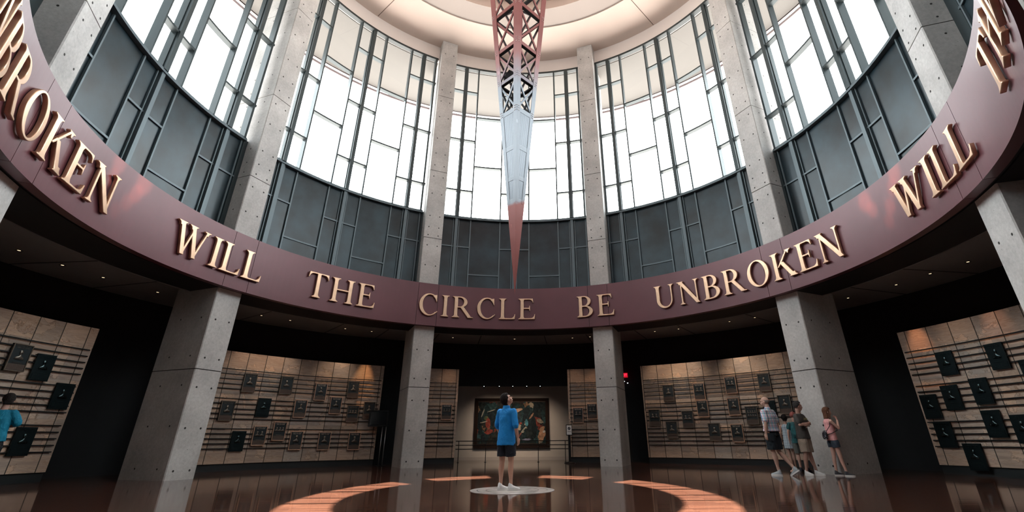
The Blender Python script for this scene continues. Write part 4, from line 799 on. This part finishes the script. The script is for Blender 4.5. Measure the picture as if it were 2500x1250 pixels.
for r, a in DL:
    g = side(a); k = groups[g].index(a)
    t = thing('downlight', 'tiny recessed soffit downlight, %s of the row %s' % (ordn[k], g), 'downlight', (0, 0, 0), 0, 'recessed downlights in the dark soffit'); t.location = pol(a, r, 5.137)
    b = MB(); b.grid([[Vector((rr * math.cos(2 * PI * k_ / 20), rr * math.sin(2 * PI * k_ / 20), z)) for k_ in range(20)] for rr, z in ((.075, 0), (.075, -.008), (.05, -.008), (.05, 0))], 0, closed_u=True); b.build('trim_ring', M_BAR, t)
    b = MB(); b.tube((0, 0, -.003), (0, 0, -.001), .032, n=16, smooth=False); b.build('lens', mat('warm_lens', (.9, .8, .6), .4, emit=(1, .72, .45), strength=1.2), t)
    if a in SP_LIT:
        pw, ang, col = SP_LIT[a]
        l = bpy.data.lights.new('downlight_beam', 'SPOT'); l.energy = pw * 3.4; l.spot_size = ang; l.spot_blend = .9; l.color = col; l.shadow_soft_size = .05
        o = bpy.data.objects.new('downlight_beam', l); C.objects.link(o); o.parent = t; o.location = pol(a, -.55, -.06)
        tgt = pol(a, RS + .0, 1.3 if ang > .7 else 2.9); d = tgt - (t.location + o.location); o.rotation_euler = d.to_track_quat('-Z', 'Y').to_euler()
for i, x in enumerate((-1.6, -.88, -.24, .42, 1.06)):
    t = thing('track_spotlight', 'small ceiling spotlight over the painting, %s of five' % (ordn[i]), 'spotlight', (x, 13.25, 3.19), 0, 'spotlights over the painting')
    b = MB(); b.tube((0, 0, .0), (0, .06, -.05), .035, .045, n=14); b.build('can', M_BAR, t)
    b = MB(); b.tube((0, .055, -.047), (0, .062, -.053), .038, n=14, smooth=False); b.build('lens', mat('warm_lens', (.9, .8, .6), .4, emit=(1, .72, .45), strength=2.2), t)
    b = MB(); b.ball((0, -.03, -.005), .02, (1, .6, .5)); b.build('glow_slot', mat('white_bulb', (.8, .8, .8), .3), t)
    l = bpy.data.lights.new('spot_beam', 'SPOT'); l.energy = 70; l.spot_size = 1.5; l.spot_blend = 1; l.color = (1, .80, .62); l.shadow_soft_size = .05
    o = bpy.data.objects.new('spot_beam', l); C.objects.link(o); o.parent = t; o.location = (0, .08, -.07); d = Vector((x * .9, 15.5, 1.0)) - (t.location + o.location); o.rotation_euler = d.to_track_quat('-Z', 'Y').to_euler()

# ------------------------------------------------------------------ people
def skin_mat(name, col): return mat(name, col, .5, noise=.06, nscale=8)
def cloth(name, col, noise=.12, bump=1.0, bscale=7):
    M = mat(name, col, .8, noise=noise, nscale=5); nt = M.node_tree; bb = nt.nodes['Principled BSDF']
    t = N(nt, 'ShaderNodeTexCoord'); mp_ = N(nt, 'ShaderNodeMapping'); mp_.inputs['Scale'].default_value = (1.5, 1.5, .8); mp_.inputs['Rotation'].default_value = (.5, .6, .3); nt.links.new(t.outputs['Object'], mp_.inputs[0])
    n = N(nt, 'ShaderNodeTexNoise', Scale=bscale, Detail=2.5, Distortion=1.4); nt.links.new(mp_.outputs[0], n.inputs['Vector'])
    r = ramp(nt, n.outputs['Fac'], [(.30, (0, 0, 0)), (.5, (1, 1, 1)), (.70, (0, 0, 0))])
    bp = N(nt, 'ShaderNodeBump', Strength=bump * .55, Distance=.010); nt.links.new(r.outputs[0], bp.inputs['Height']); nt.links.new(bp.outputs[0], bb.inputs['Normal']); return M
def check_mat(name, cols, sx_, sz_, wd=.5):
    """woven check: stripes along two directions of the cloth"""
    M = mat(name, cols[0], .85); nt = M.node_tree; bb = nt.nodes['Principled BSDF']
    t = N(nt, 'ShaderNodeTexCoord'); s_ = N(nt, 'ShaderNodeSeparateXYZ'); nt.links.new(t.outputs['Object'], s_.inputs[0])
    xy = N(nt, 'ShaderNodeMath', operation='SUBTRACT'); nt.links.new(s_.outputs['X'], xy.inputs[0]); nt.links.new(s_.outputs['Y'], xy.inputs[1])
    def stripes(src, f_, stops):
        m_ = N(nt, 'ShaderNodeMath', operation='MULTIPLY'); m_.inputs[1].default_value = f_; nt.links.new(src, m_.inputs[0])
        fr = N(nt, 'ShaderNodeMath', operation='FRACT'); nt.links.new(m_.outputs[0], fr.inputs[0]); return ramp(nt, fr.outputs[0], stops, 'CONSTANT')
    a = stripes(xy.outputs[0], sx_, cols[1]); b_ = stripes(s_.outputs['Z'], sz_, cols[2])
    mx = N(nt, 'ShaderNodeMix', data_type='RGBA', blend_type='MULTIPLY'); mx.inputs[0].default_value = 1
    nt.links.new(a.outputs[0], mx.inputs[6]); nt.links.new(b_.outputs[0], mx.inputs[7]); nt.links.new(mx.outputs[2], bb.inputs['Base Color']); return M
def soft(o, vox, it=4):
    r = o.modifiers.new('remesh', 'REMESH'); r.mode = 'VOXEL'; r.voxel_size = vox; r.use_smooth_shade = True
    s_ = o.modifiers.new('smooth', 'SMOOTH'); s_.iterations = it; s_.factor = .5
    return o
def wrinkle(o, st, size, seed=0):
    tx = bpy.data.textures.new('folds', 'CLOUDS'); tx.noise_scale = size; tx.noise_depth = 2
    d = o.modifiers.new('folds', 'DISPLACE'); d.texture = tx; d.strength = st; d.mid_level = .5; d.texture_coords = 'LOCAL'
def lerp(a, b, t): return a + (b - a) * t
def person(label, loc, heading, H=1.78, pose=None, head=(0, 0), skin=(.55, .33, .24), hair=None, top=None, bottom=None, shoes=None, extra=None, build_=1.0, twist=0.0, name_tag='person', hair_style='short', fingers=True, group=None):
    """local frame: x to the figure's right, y forward, z up; feet on z = 0. All lengths for a 1.78 m figure, scaled by H/1.78"""
    k = H / 1.78; B = build_
    J = dict(hipL=(-.095, 0, .93), hipR=(.095, 0, .93), kneeL=(-.10, .02, .50), kneeR=(.10, .02, .50), ankL=(-.10, 0, .09), ankR=(.10, 0, .09),
             toeL=(-.02, .9), toeR=(.02, .9), heelL=0.0, heelR=0.0,
             shL=(-.18, 0, 1.405), shR=(.18, 0, 1.405), elL=(-.25, -.02, 1.17), elR=(.25, -.02, 1.17), wrL=(-.26, .05, .93), wrR=(.26, .05, .93),
             palmL=(1, 0, 0), palmR=(-1, 0, 0), neck=(0, .0, 1.49), headc=(0, .03, 1.655), chest=(0, 0, 1.30), waist=(0, 0, 1.06), lean=(0, 0), curl=.5, handL=None, handR=None)
    J.update(pose or {})
    root = thing(name_tag, label, 'person', loc, -R_(heading), group)
    root.scale = (k, k, k)
    V = {n: Vector(v) for n, v in J.items() if isinstance(v, tuple) and len(v) == 3}
    TW = Matrix.Rotation(-R_(twist), 3, 'Z')        # shoulders turned against the hips
    for n in ('shL', 'shR', 'elL', 'elR', 'wrL', 'wrR', 'palmL', 'palmR', 'neck', 'headc'): V[n] = TW @ V[n]
    sk_ = skin_mat('skin_%d' % int(skin[0] * 1000), skin)
    b = MB()
    # legs
    for s_ in 'LR':
        h, kn, an = V['hip' + s_], V['knee' + s_], V['ank' + s_]
        b.capsule(h, lerp(h, kn, .5), .088 * B, .072 * B, n=16); b.capsule(lerp(h, kn, .5), kn, .072 * B, .054, n=16)
        mid = lerp(kn, an, .32) + Vector((0, -.012, 0)); b.capsule(kn, mid, .052, .056 * B, n=16); b.capsule(mid, lerp(kn, an, .75), .056 * B, .037, n=16); b.capsule(lerp(kn, an, .75), an, .037, .034, n=14)
        ty = J['toe' + s_]; d = Vector((ty[0], ty[1], 0)).normalized(); b.capsule(an + Vector((0, 0, -.03)), an + d * .09 + Vector((0, 0, -.055)), .035, .024)
    # torso
    ch, wa, nk = V['chest'], V['waist'], V['neck']; pel = (V['hipL'] + V['hipR']) / 2
    b.loft([(pel + Vector((0, 0, -.08)), .12 * B, .10 * B, None), (pel, .155 * B, .115 * B, None), (wa, .135 * B, .10 * B, None), (ch, .155 * B, .11 * B, TW), (lerp(ch, nk, .65), .15, .085, TW), (nk + Vector((0, 0, -.01)), .06, .06, TW)], n=20)
    for s_ in 'LR':
        sh, el, wr = V['sh' + s_], V['el' + s_], V['wr' + s_]
        b.capsule(lerp(nk, sh, .35) + Vector((0, 0, -.05)), sh, .06, .056 * B); b.capsule(sh, lerp(sh, el, .5), .054 * B, .046 * B, n=14); b.capsule(lerp(sh, el, .5), el, .046 * B, .037, n=14)
        b.capsule(el, lerp(el, wr, .35), .038, .040 * B, n=14); b.capsule(lerp(el, wr, .35), wr, .040 * B, .026, n=14)
        # hand: palm, four fingers with two joints each, thumb from the side of the palm
        hd = Vector(J['hand' + s_]) if J['hand' + s_] else (wr - el); hd = (TW @ hd if J['hand' + s_] else hd).normalized()
        pn = V['palm' + s_]; pn = (pn - hd * pn.dot(hd)).normalized(); sd = hd.cross(pn).normalized()       # pn: palm normal, sd: across the knuckles
        if (sd.y < 0): sd = -sd                                                                            # thumb side towards the front
        c0 = wr + hd * .05
        M_ = Matrix((sd, pn, hd)).transposed()
        b.loft([(wr, .026, .020, M_), (wr + hd * .035, .036, .017, M_), (wr + hd * .085, .041, .015, M_), (wr + hd * .097, .036, .012, M_)], n=16)
        cu = J['curl']
        for i, (off, ln) in enumerate(((.030, .068), (.010, .078), (-.011, .072), (-.030, .056))):
            p0 = wr + hd * .088 + sd * off; d1 = (hd * math.cos(cu * .6) + pn * math.sin(cu * .6)); p1 = p0 + d1 * ln * .5; d2 = (hd * math.cos(cu * 1.6) + pn * math.sin(cu * 1.6)); p2 = p1 + d2 * ln * .5
            b.capsule(p0, p1, .0095, .0088, n=8); b.capsule(p1, p2, .0088, .0078, n=8)
        t0 = wr + hd * .03 + sd * .03; t1 = t0 + (hd * .6 + sd * .7 + pn * .25).normalized() * .042; t2 = t1 + (hd * .85 + sd * .25 + pn * .35).normalized() * .032
        b.capsule(t0, t1, .0125, .0105, n=8); b.capsule(t1, t2, .0105, .009, n=8)
    # head and neck
    yaw, pitch = head
    HR = Matrix.Rotation(-R_(yaw), 3, 'Z') @ Matrix.Rotation(R_(pitch), 3, 'X'); hc = V['headc']
    P_ = lambda x, y, z: hc + HR @ Vector((x, y, z))
    b.capsule(nk + Vector((0, -.01, -.03)), P_(0, -.025, -.07), .058 * (B ** .5), .053, n=16)
    b.ball(P_(0, -.012, .025), .1, (.78, .98, 1.0), HR); b.ball(P_(0, .025, -.035), .078, (.80, .92, 1.08), HR); b.ball(P_(0, .055, -.085), .032, (1.0, .8, .7), HR)
    b.ball(P_(0, .082, .02), .05, (.95, .35, .6), HR); b.capsule(P_(0, .088, .005), P_(0, .112, -.028), .009, .013, n=8); b.ball(P_(0, .104, -.03), .016, (1.1, .8, .7), HR)
    b.capsule(P_(-.018, .088, -.058), P_(.018, .088, -.058), .009, .009, n=8); b.capsule(P_(-.016, .088, -.069), P_(.016, .088, -.069), .009, .009, n=8)
    for s_ in (-1, 1):
        b.ball(P_(s_ * .083, -.006, -.008), .031, (.42, .75, 1.05), HR @ Matrix.Rotation(s_ * .3, 3, 'Z')); b.ball(P_(s_ * .045, .055, -.03), .028, (1, .8, .8), HR)
        b.capsule(P_(s_ * .014, .089, .031), P_(s_ * .047, .078, .031), .008, .007, n=8)
    body = b.build('body', sk_, root, recalc=False); soft(body, .0068, 2)
    # eyes
    b = MB()
    for s_ in (-1, 1): b.ball(P_(s_ * .031, .0835, .012), .0115, (1.2, .6, .8), HR, n=10)
    b.build('eyes', mat('dark_eye', (.03, .02, .018), .2), root)
    b = MB(); b.capsule(P_(-.02, .0945, -.0635), P_(.02, .0945, -.0635), .0035, .0035, n=6)
    b.build('mouth', mat('lip_pink', (.30, .12, .10), .5), root)
    # hair
    if hair:
        b = MB(); hs = hair_style
        if hs in ('short', 'full', 'long'):
            g = {'short': .006, 'full': .014, 'long': .012}[hs]
            for th in range(0, 360, 20):
                for ph in (5, 25, 45, 62, 78, 95, 112):
                    x = math.sin(R_(th)); y = math.cos(R_(th)); z = math.cos(R_(ph)); rr = math.sin(R_(ph))
                    front = y * rr
                    if front > .38 and z < .62: continue
                    if abs(x) * rr > .80 and y > -.12 and z < .18: continue
                    if front > .0 and z < .2: continue
                    if z < -.25 and y > -.3: continue
                    b.ball(P_(x * rr * .074, -.012 + y * rr * .094, .027 + z * .096), .020 + g, n=10)
            if hs == 'full':
                for x in (-.04, 0, .04):
                    for z in (-.06, -.035, 0): b.ball(P_(x, -.085, z), .035, n=10)
        if hs == 'long':
            for th in list(range(105, 256, 15)):
                x = math.sin(R_(th)); y = math.cos(R_(th)); p0 = P_(x * .078, -.01 + y * .085, .03); base = hc + TW @ Vector((x * .088, -.03 + y * .075, -.17)); b.capsule(p0, base, .026, .020, n=10)
            for s_ in (-1, 1): b.capsule(P_(s_ * .078, .02, .04), hc + TW @ Vector((s_ * .085, .02, -.16)), .02, .017, n=10)
        if hs == 'fringe':    # a bald crown with hair round the sides and back
            for th in range(80, 281, 15):
                x = math.sin(R_(th)); y = math.cos(R_(th))
                for ph in (88, 102, 116): b.ball(P_(x * math.sin(R_(ph)) * .078, -.012 + y * math.sin(R_(ph)) * .096, .025 + math.cos(R_(ph)) * .1), .014, n=8)
        ho = b.build('hair', mat('hair_%d_%d' % (int(hair[0] * 1000), int(hair[1] * 1000)), hair, .8, noise=.3, nscale=30, bump=.5, bscale=60, spec=.15), root, recalc=False); soft(ho, .009, 2)
    # shoes
    for s_ in 'LR':
        an = V['ank' + s_]; ty = J['toe' + s_]; d = Vector((ty[0], ty[1], 0)).normalized(); lift = J['heel' + s_]
        d3 = (d * math.cos(lift) + Vector((0, 0, -math.sin(lift)))).normalized(); u3 = (Vector((0, 0, 1)) * math.cos(lift) + d * math.sin(lift)).normalized(); sd = d3.cross(u3)
        h0 = an - u3 * .052 - d3 * .035
        col, sole = shoes
        b = MB(); Mx = Matrix((sd, u3, d3)).transposed()
        b.loft([(h0 - d3 * .022 + u3 * .012, .02, .02, Mx), (h0 - d3 * .005 + u3 * .018, .038, .042, Mx), (h0 + d3 * .05 + u3 * .02, .040, .046, Mx), (h0 + d3 * .11 + u3 * .008, .042, .034, Mx), (h0 + d3 * .17 - u3 * .004, .046, .024, Mx), (h0 + d3 * .21 - u3 * .008, .036, .018, Mx), (h0 + d3 * .228 - u3 * .012, .014, .008, Mx)], n=18)
        b.capsule(an - u3 * .02 - d3 * .006, an + u3 * .012 - d3 * .008, .046, .043, n=14)
        so = b.build('shoe', col, root, recalc=False); soft(so, .007, 1)
        b = MB(); rows = []
        for t_ in range(20):
            a = 2 * PI * t_ / 20; yy = .133 * math.cos(a); xx = (.052 + .004 * math.cos(a)) * math.sin(a); rows.append(h0 + d3 * (.10 + yy) + sd * xx)
        b.grid([[p - u3 * .038 for p in rows], [p - u3 * .008 for p in rows]], 0, closed_u=True, caps=True); b.build('sole', sole, so)
        if extra != 'nolaces':
            b = MB()
            for i in range(4): q_ = h0 + d3 * (.085 + .02 * i) + u3 * (.047 - .0075 * i); b.capsule(q_ - sd * .022, q_ + sd * .022, .003, .003, n=6)
            b.build('laces', mat('lace_grey', (.55, .55, .56), .8), so)
    # clothes
    if bottom:
        kind, m_, ln, wid = bottom; b = MB()
        up = pel + Vector((0, 0, .12))
        b.loft([(up, .140 * B, .104 * B, None), (pel + Vector((0, 0, .03)), .160 * B, .120 * B, None), (pel + Vector((0, -.005, -.07)), .172 * B, .130 * B, None)], n=24)
        if kind == 'shorts':
            for s_ in 'LR':
                h, kn = V['hip' + s_], V['knee' + s_]; e_ = lerp(h, kn, ln)
                dd = (kn - h).normalized(); x_ = Vector((1, 0, 0)); x_ = (x_ - dd * x_.dot(dd)).normalized(); y_ = dd.cross(x_); Ml = Matrix((x_, y_, dd)).transposed()
                b.loft([(lerp(h, kn, .02), .088 * B, .112 * B, Ml), (lerp(h, kn, ln * .4), .102 * B * wid, .115 * B * wid, Ml), (e_, .095 * B * wid, .104 * B * wid, Ml), (e_ - dd * .006, .080 * B * wid, .09 * B * wid, Ml)], n=22)
        else:
            z_ = V['hipL'].z - ln; b.loft([(pel + Vector((0, 0, .0)), .17 * B, .13 * B, None), (Vector((pel.x, pel.y, z_)), .22 * wid, .18 * wid, None)], n=24)
        o = b.build(kind if kind == 'shorts' else 'skirt', m_, root, recalc=False); soft(o, .010, 3); wrinkle(o, .016, .09)
    if top:
        m_, slv, hem, loose, kind = top; b = MB()
        b.loft([(Vector((pel.x, pel.y, hem)), .186 * B * loose, .146 * B * loose, None), (lerp(wa, Vector((pel.x, pel.y, hem)), .5), .176 * B * loose, .136 * B * loose, None), (wa, .158 * B * loose, .124 * B * loose, None),
                (ch, .176 * B, .132 * B, TW), (lerp(ch, nk, .45), .178, .118, TW), (lerp(ch, nk, .78), .145, .088, TW), (nk + Vector((0, 0, -.012)), .078, .070, TW)], n=28)
        if slv > 0:
            for s_ in 'LR':
                sh, el, wr = V['sh' + s_], V['el' + s_], V['wr' + s_]
                b.capsule(lerp(nk, sh, .3) + Vector((0, 0, -.045)), sh, .052, .068 * B, n=16)
                if slv <= 1: b.capsule(sh, lerp(sh, el, slv * .92), .070 * B, .066 * B * loose, n=18)
                else:
                    b.capsule(sh, el, .070 * B, .056 * B * loose, n=18); e2 = lerp(el, wr, slv - 1); b.capsule(el, e2, .056 * B * loose, .052 * loose, n=18)
                    b.capsule(lerp(el, wr, slv - 1.12), e2, .060 * loose, .058 * loose, n=18)
        else:
            for s_ in (-1, 1): b.capsule(nk + TW @ Vector((s_ * .09, .04, -.05)), nk + TW @ Vector((s_ * .105, -.05, -.10)), .022, .022, n=10)
        o = b.build({'shirt': 'shirt', 'tee': 't_shirt', 'tank': 'tank_top', 'dress': 'dress'}[kind], m_, root, recalc=False); soft(o, .010, 3); wrinkle(o, .020 if kind == 'shirt' else .012, .10)
        if kind == 'shirt':
            b = MB(); rows = []
            for zz, r_ in ((-.05, .084), (.020, .068), (.028, .064), (-.04, .078)): rows.append([nk + Vector((r_ * math.sin(2 * PI * i / 20), -.008 + r_ * math.cos(2 * PI * i / 20), zz + .012)) for i in range(20)])
            b.grid(rows, 0, closed_u=True, smooth=True); b.build('collar', m_, o)
    return root, V, P_, HR, TW

SH_W = mat('white_canvas_shoe', (.80, .80, .80), .6); SO_W = mat('white_rubber_sole', (.78, .77, .75), .5); SO_D = mat('dark_rubber_sole', (.03, .03, .035), .6)
BLUE = cloth('bright_blue_cotton', (.004, .25, .68), noise=.12, bump=1.0, bscale=5)
r_, V, P_, HR, TW = person('person in a blue shirt and navy shorts standing on the marble medallion, looking up', (-.13, -.12, .006), 38, 1.79,
    dict(headc=(.0, .0, 1.64), neck=(0, -.005, 1.49), elR=(.245, -.02, 1.17), wrR=(.255, .045, .93), elL=(-.245, .0, 1.17), wrL=(-.235, .10, .94), toeL=(.35, .8), toeR=(.55, .7), ankL=(-.105, -.03, .09), ankR=(.105, .03, .09), kneeL=(-.10, 0, .5), kneeR=(.105, .03, .5)),
    head=(34, 40), skin=(.56, .32, .235), hair=(.014, .010, .009), hair_style='full', top=(BLUE, 1.12, .79, 1.11, 'shirt'), bottom=('shorts', cloth('navy_cloth', (.008, .012, .022)), .80, 1.03), shoes=(SH_W, SO_W))
b = MB(); b.ball(Vector((.185, .06, .62)), .013, (.5, 1.2, .8)); b.build('emblem', mat('white_emblem', (.8, .8, .8), .5), r_)
PLAID = check_mat('plaid_cotton', [(.5, .5, .55), [(0, (.70, .76, .85)), (.22, (.22, .38, .62)), (.40, (.9, .9, .95)), (.60, (.68, .26, .40)), (.72, (.9, .9, .95)), (.86, (.14, .50, .48))], [(0, (1, 1, 1)), (.30, (.45, .62, .72)), (.5, (.95, .95, .98)), (.72, (.75, .50, .62)), (.84, (.98, .98, 1))]], 9.0, 9.0)
NAVY = cloth('dark_navy_shorts', (.014, .024, .034))
person('balding person in a bright plaid shirt and dark shorts striding past the right stone wall', (7.08, 3.52, 0), -32, 1.97,
    dict(hipL=(-.09, .0, .95), hipR=(.09, .0, .95), kneeL=(-.05, .03, .53), ankL=(-.01, .0, .09), kneeR=(.14, .0, .53), ankR=(.17, -.30, .15), heelR=.55, toeL=(-.25, .9), toeR=(-.15, .9), heelL=0, elL=(-.27, -.06, 1.17), wrL=(-.27, -.02, .92), elR=(.27, -.03, 1.17), wrR=(.25, .06, .93)),
    head=(-22, -4), skin=(.60, .38, .30), hair=(.30, .27, .25), hair_style='fringe', build_=1.13, top=(PLAID, .80, .97, 1.09, 'shirt'), bottom=('shorts', NAVY, .92, 1.05), shoes=(mat('grey_trainer', (.42, .47, .50), .6), SO_W))
DRESS = check_mat('blue_check_dress', [(.4, .5, .55), [(0, (.42, .50, .56)), (.42, (.16, .22, .28)), (.55, (.42, .50, .56)), (.9, (.60, .66, .70))], [(0, (1, 1, 1)), (.4, (.55, .62, .70)), (.52, (1, 1, 1)), (.9, (.8, .9, .95))]], 12, 12)
person('person in a sleeveless blue checked dress and white flats, behind the plaid shirt', (8.42, 5.30, 0), 18, 1.56,
    dict(kneeL=(-.06, .02, .5), ankL=(-.04, .0, .09), kneeR=(.06, .02, .5), ankR=(.05, .04, .09), toeL=(.5, .8), toeR=(.7, .7), elR=(.27, -.02, 1.20), wrR=(.30, .08, .98), elL=(-.22, .0, 1.2), wrL=(-.2, .14, 1.0)),
    head=(5, -8), skin=(.46, .28, .22), hair=(.012, .009, .009), hair_style='full', build_=.86, top=(DRESS, 0, .70, 1.18, 'dress'), bottom=('shorts', NAVY, .30, .9), shoes=(SH_W, SO_W))
TEAL = cloth('dark_teal_pattern', (.012, .085, .095), noise=.75)
r_, V, P_, HR, TW = person('person with a dark teal backpack, half hidden behind the one with crossed arms', (8.48, 4.85, 0), 25, 1.62,
    dict(toeL=(.4, .8), toeR=(.4, .8)), head=(25, -10), skin=(.50, .30, .24), hair=(.30, .10, .09), hair_style='short', build_=.98, top=(TEAL, .5, .84, 1.10, 'tee'), bottom=('shorts', cloth('grey_shorts', (.12, .13, .12)), .92, 1.0), shoes=(mat('navy_shoe', (.01, .014, .03), .6), SO_D))
b = MB(); b.loft([(Vector((0, -.21, .98)), .13, .08, None), (Vector((0, -.22, 1.1)), .15, .11, None), (Vector((0, -.21, 1.3)), .145, .10, None), (Vector((0, -.18, 1.42)), .10, .06, None)], n=20); o = b.build('backpack', TEAL, r_); soft(o, .012, 3)
TEE = cloth('charcoal_tee', (.065, .060, .056))
r_, V, P_, HR, TW = person('person in a charcoal T-shirt and khaki shorts with crossed arms beside the big column', (7.90, 3.45, 0), 142, 1.83,
    dict(kneeL=(-.09, .03, .5), ankL=(-.10, .10, .09), kneeR=(.12, .02, .5), ankR=(.12, -.06, .09), toeL=(-.1, .9), toeR=(.25, .9), elR=(.25, .09, 1.19), wrR=(-.03, .205, 1.235), elL=(-.25, .09, 1.19), wrL=(.03, .185, 1.185), handR=(-1, .02, -.10), handL=(1, .0, .05), palmR=(0, -1, 0), palmL=(0, -1, 0), curl=.35, headc=(0, .03, 1.655)),
    head=(-45, 0), skin=(.50, .30, .21), hair=(.045, .042, .042), hair_style='short', build_=1.03, top=(TEE, .72, .86, 1.10, 'tee'), bottom=('shorts', cloth('khaki_cotton', (.36, .30, .245)), .92, 1.06), shoes=(SH_W, SO_W))
me = text_mesh('ARMY', .085, mat('olive_print', (.34, .31, .16), .8), 'chest_print'); o = bpy.data.objects.new('chest_print', me); C.objects.link(o); o.parent = r_; o.location = (0, .158, 1.335); o.rotation_euler = (PI / 2 + .12, 0, PI)
PINK = cloth('salmon_pink_knit', (.86, .42, .42))
r_, V, P_, HR, TW = person('person in a pink tank top and denim shorts against the big column, hand raised', (8.55, 3.22, 0), 98, 1.66,
    dict(kneeL=(-.09, -.03, .5), ankL=(-.09, -.06, .09), kneeR=(.10, .06, .5), ankR=(.12, .12, .09), toeL=(.1, .9), toeR=(.3, .9), elR=(.20, .16, 1.22), wrR=(.09, .225, 1.43), handR=(-.25, -.15, 1.0), palmR=(0, -1, .2), elL=(-.21, .14, 1.17), wrL=(.05, .20, 1.28), handL=(1, .05, .3), palmL=(0, -1, 0), curl=.9, headc=(0, .035, 1.655)),
    head=(8, -3), skin=(.66, .40, .32), hair=(.13, .062, .038), hair_style='long', build_=.86, top=(PINK, 0, .90, 1.12, 'tank'), bottom=('shorts', cloth('washed_denim', (.045, .065, .095)), .50, 1.14), shoes=(mat('charcoal_shoe', (.06, .06, .07), .6), SO_W))
BAGM = mat('black_floral_bag', (.02, .02, .025), .6); nt = BAGM.node_tree; tcb = N(nt, 'ShaderNodeTexCoord'); vb = N(nt, 'ShaderNodeTexVoronoi', Scale=22.0); nt.links.new(tcb.outputs['Object'], vb.inputs['Vector'])
rb = ramp(nt, vb.outputs['Distance'], [(.0, (.75, .68, .72)), (.22, (.02, .02, .03))], 'CONSTANT'); nt.links.new(rb.outputs[0], nt.nodes['Principled BSDF'].inputs['Base Color'])
t = thing('shoulder_bag', 'small black and white flowered shoulder bag hanging behind the person in pink', 'bag', (8.55, 3.22, 0), -R_(98)); t.scale = (.933,) * 3
b = MB(); b.loft([(Vector((.08, -.20, .93)), .085, .05, None), (Vector((.08, -.21, 1.0)), .11, .062, None), (Vector((.08, -.20, 1.12)), .10, .055, None), (Vector((.08, -.19, 1.16)), .07, .02, None)], n=20); o = b.build('pouch', BAGM, t); soft(o, .009, 2)
b = MB(); pts = [Vector((.15, -.17, 1.14)), Vector((.185, -.06, 1.28)), Vector((.135, .0, 1.475)), Vector((.10, .115, 1.38)), Vector((.18, .12, 1.16)), Vector((.16, -.05, 1.08)), Vector((.12, -.17, 1.05))]
for p, q in zip(pts[:-1], pts[1:]): b.capsule(p, q, .009, .009, n=8)
b.build('strap', mat('black_strap', (.012, .012, .014), .6), t)
TQ = cloth('turquoise_blue_jersey', (.0, .20, .33))
person('person in a turquoise T-shirt and dark shorts at the left picture edge, seen from behind', (-11.05, .62, 0), -30, 1.86,
    dict(elR=(.30, .02, 1.20), wrR=(.12, .22, 1.16), handR=(-1, .1, 0), palmR=(0, -1, 0), toeL=(-.2, .9), toeR=(.2, .9)),
    head=(-20, -6), skin=(.50, .30, .23), hair=(.02, .016, .015), hair_style='full', build_=1.12, top=(TQ, .95, .88, 1.10, 'tee'), bottom=('shorts', cloth('black_cloth', (.008, .010, .013)), .85, 1.05), shoes=(mat('charcoal_shoe', (.06, .06, .07), .6), SO_W))
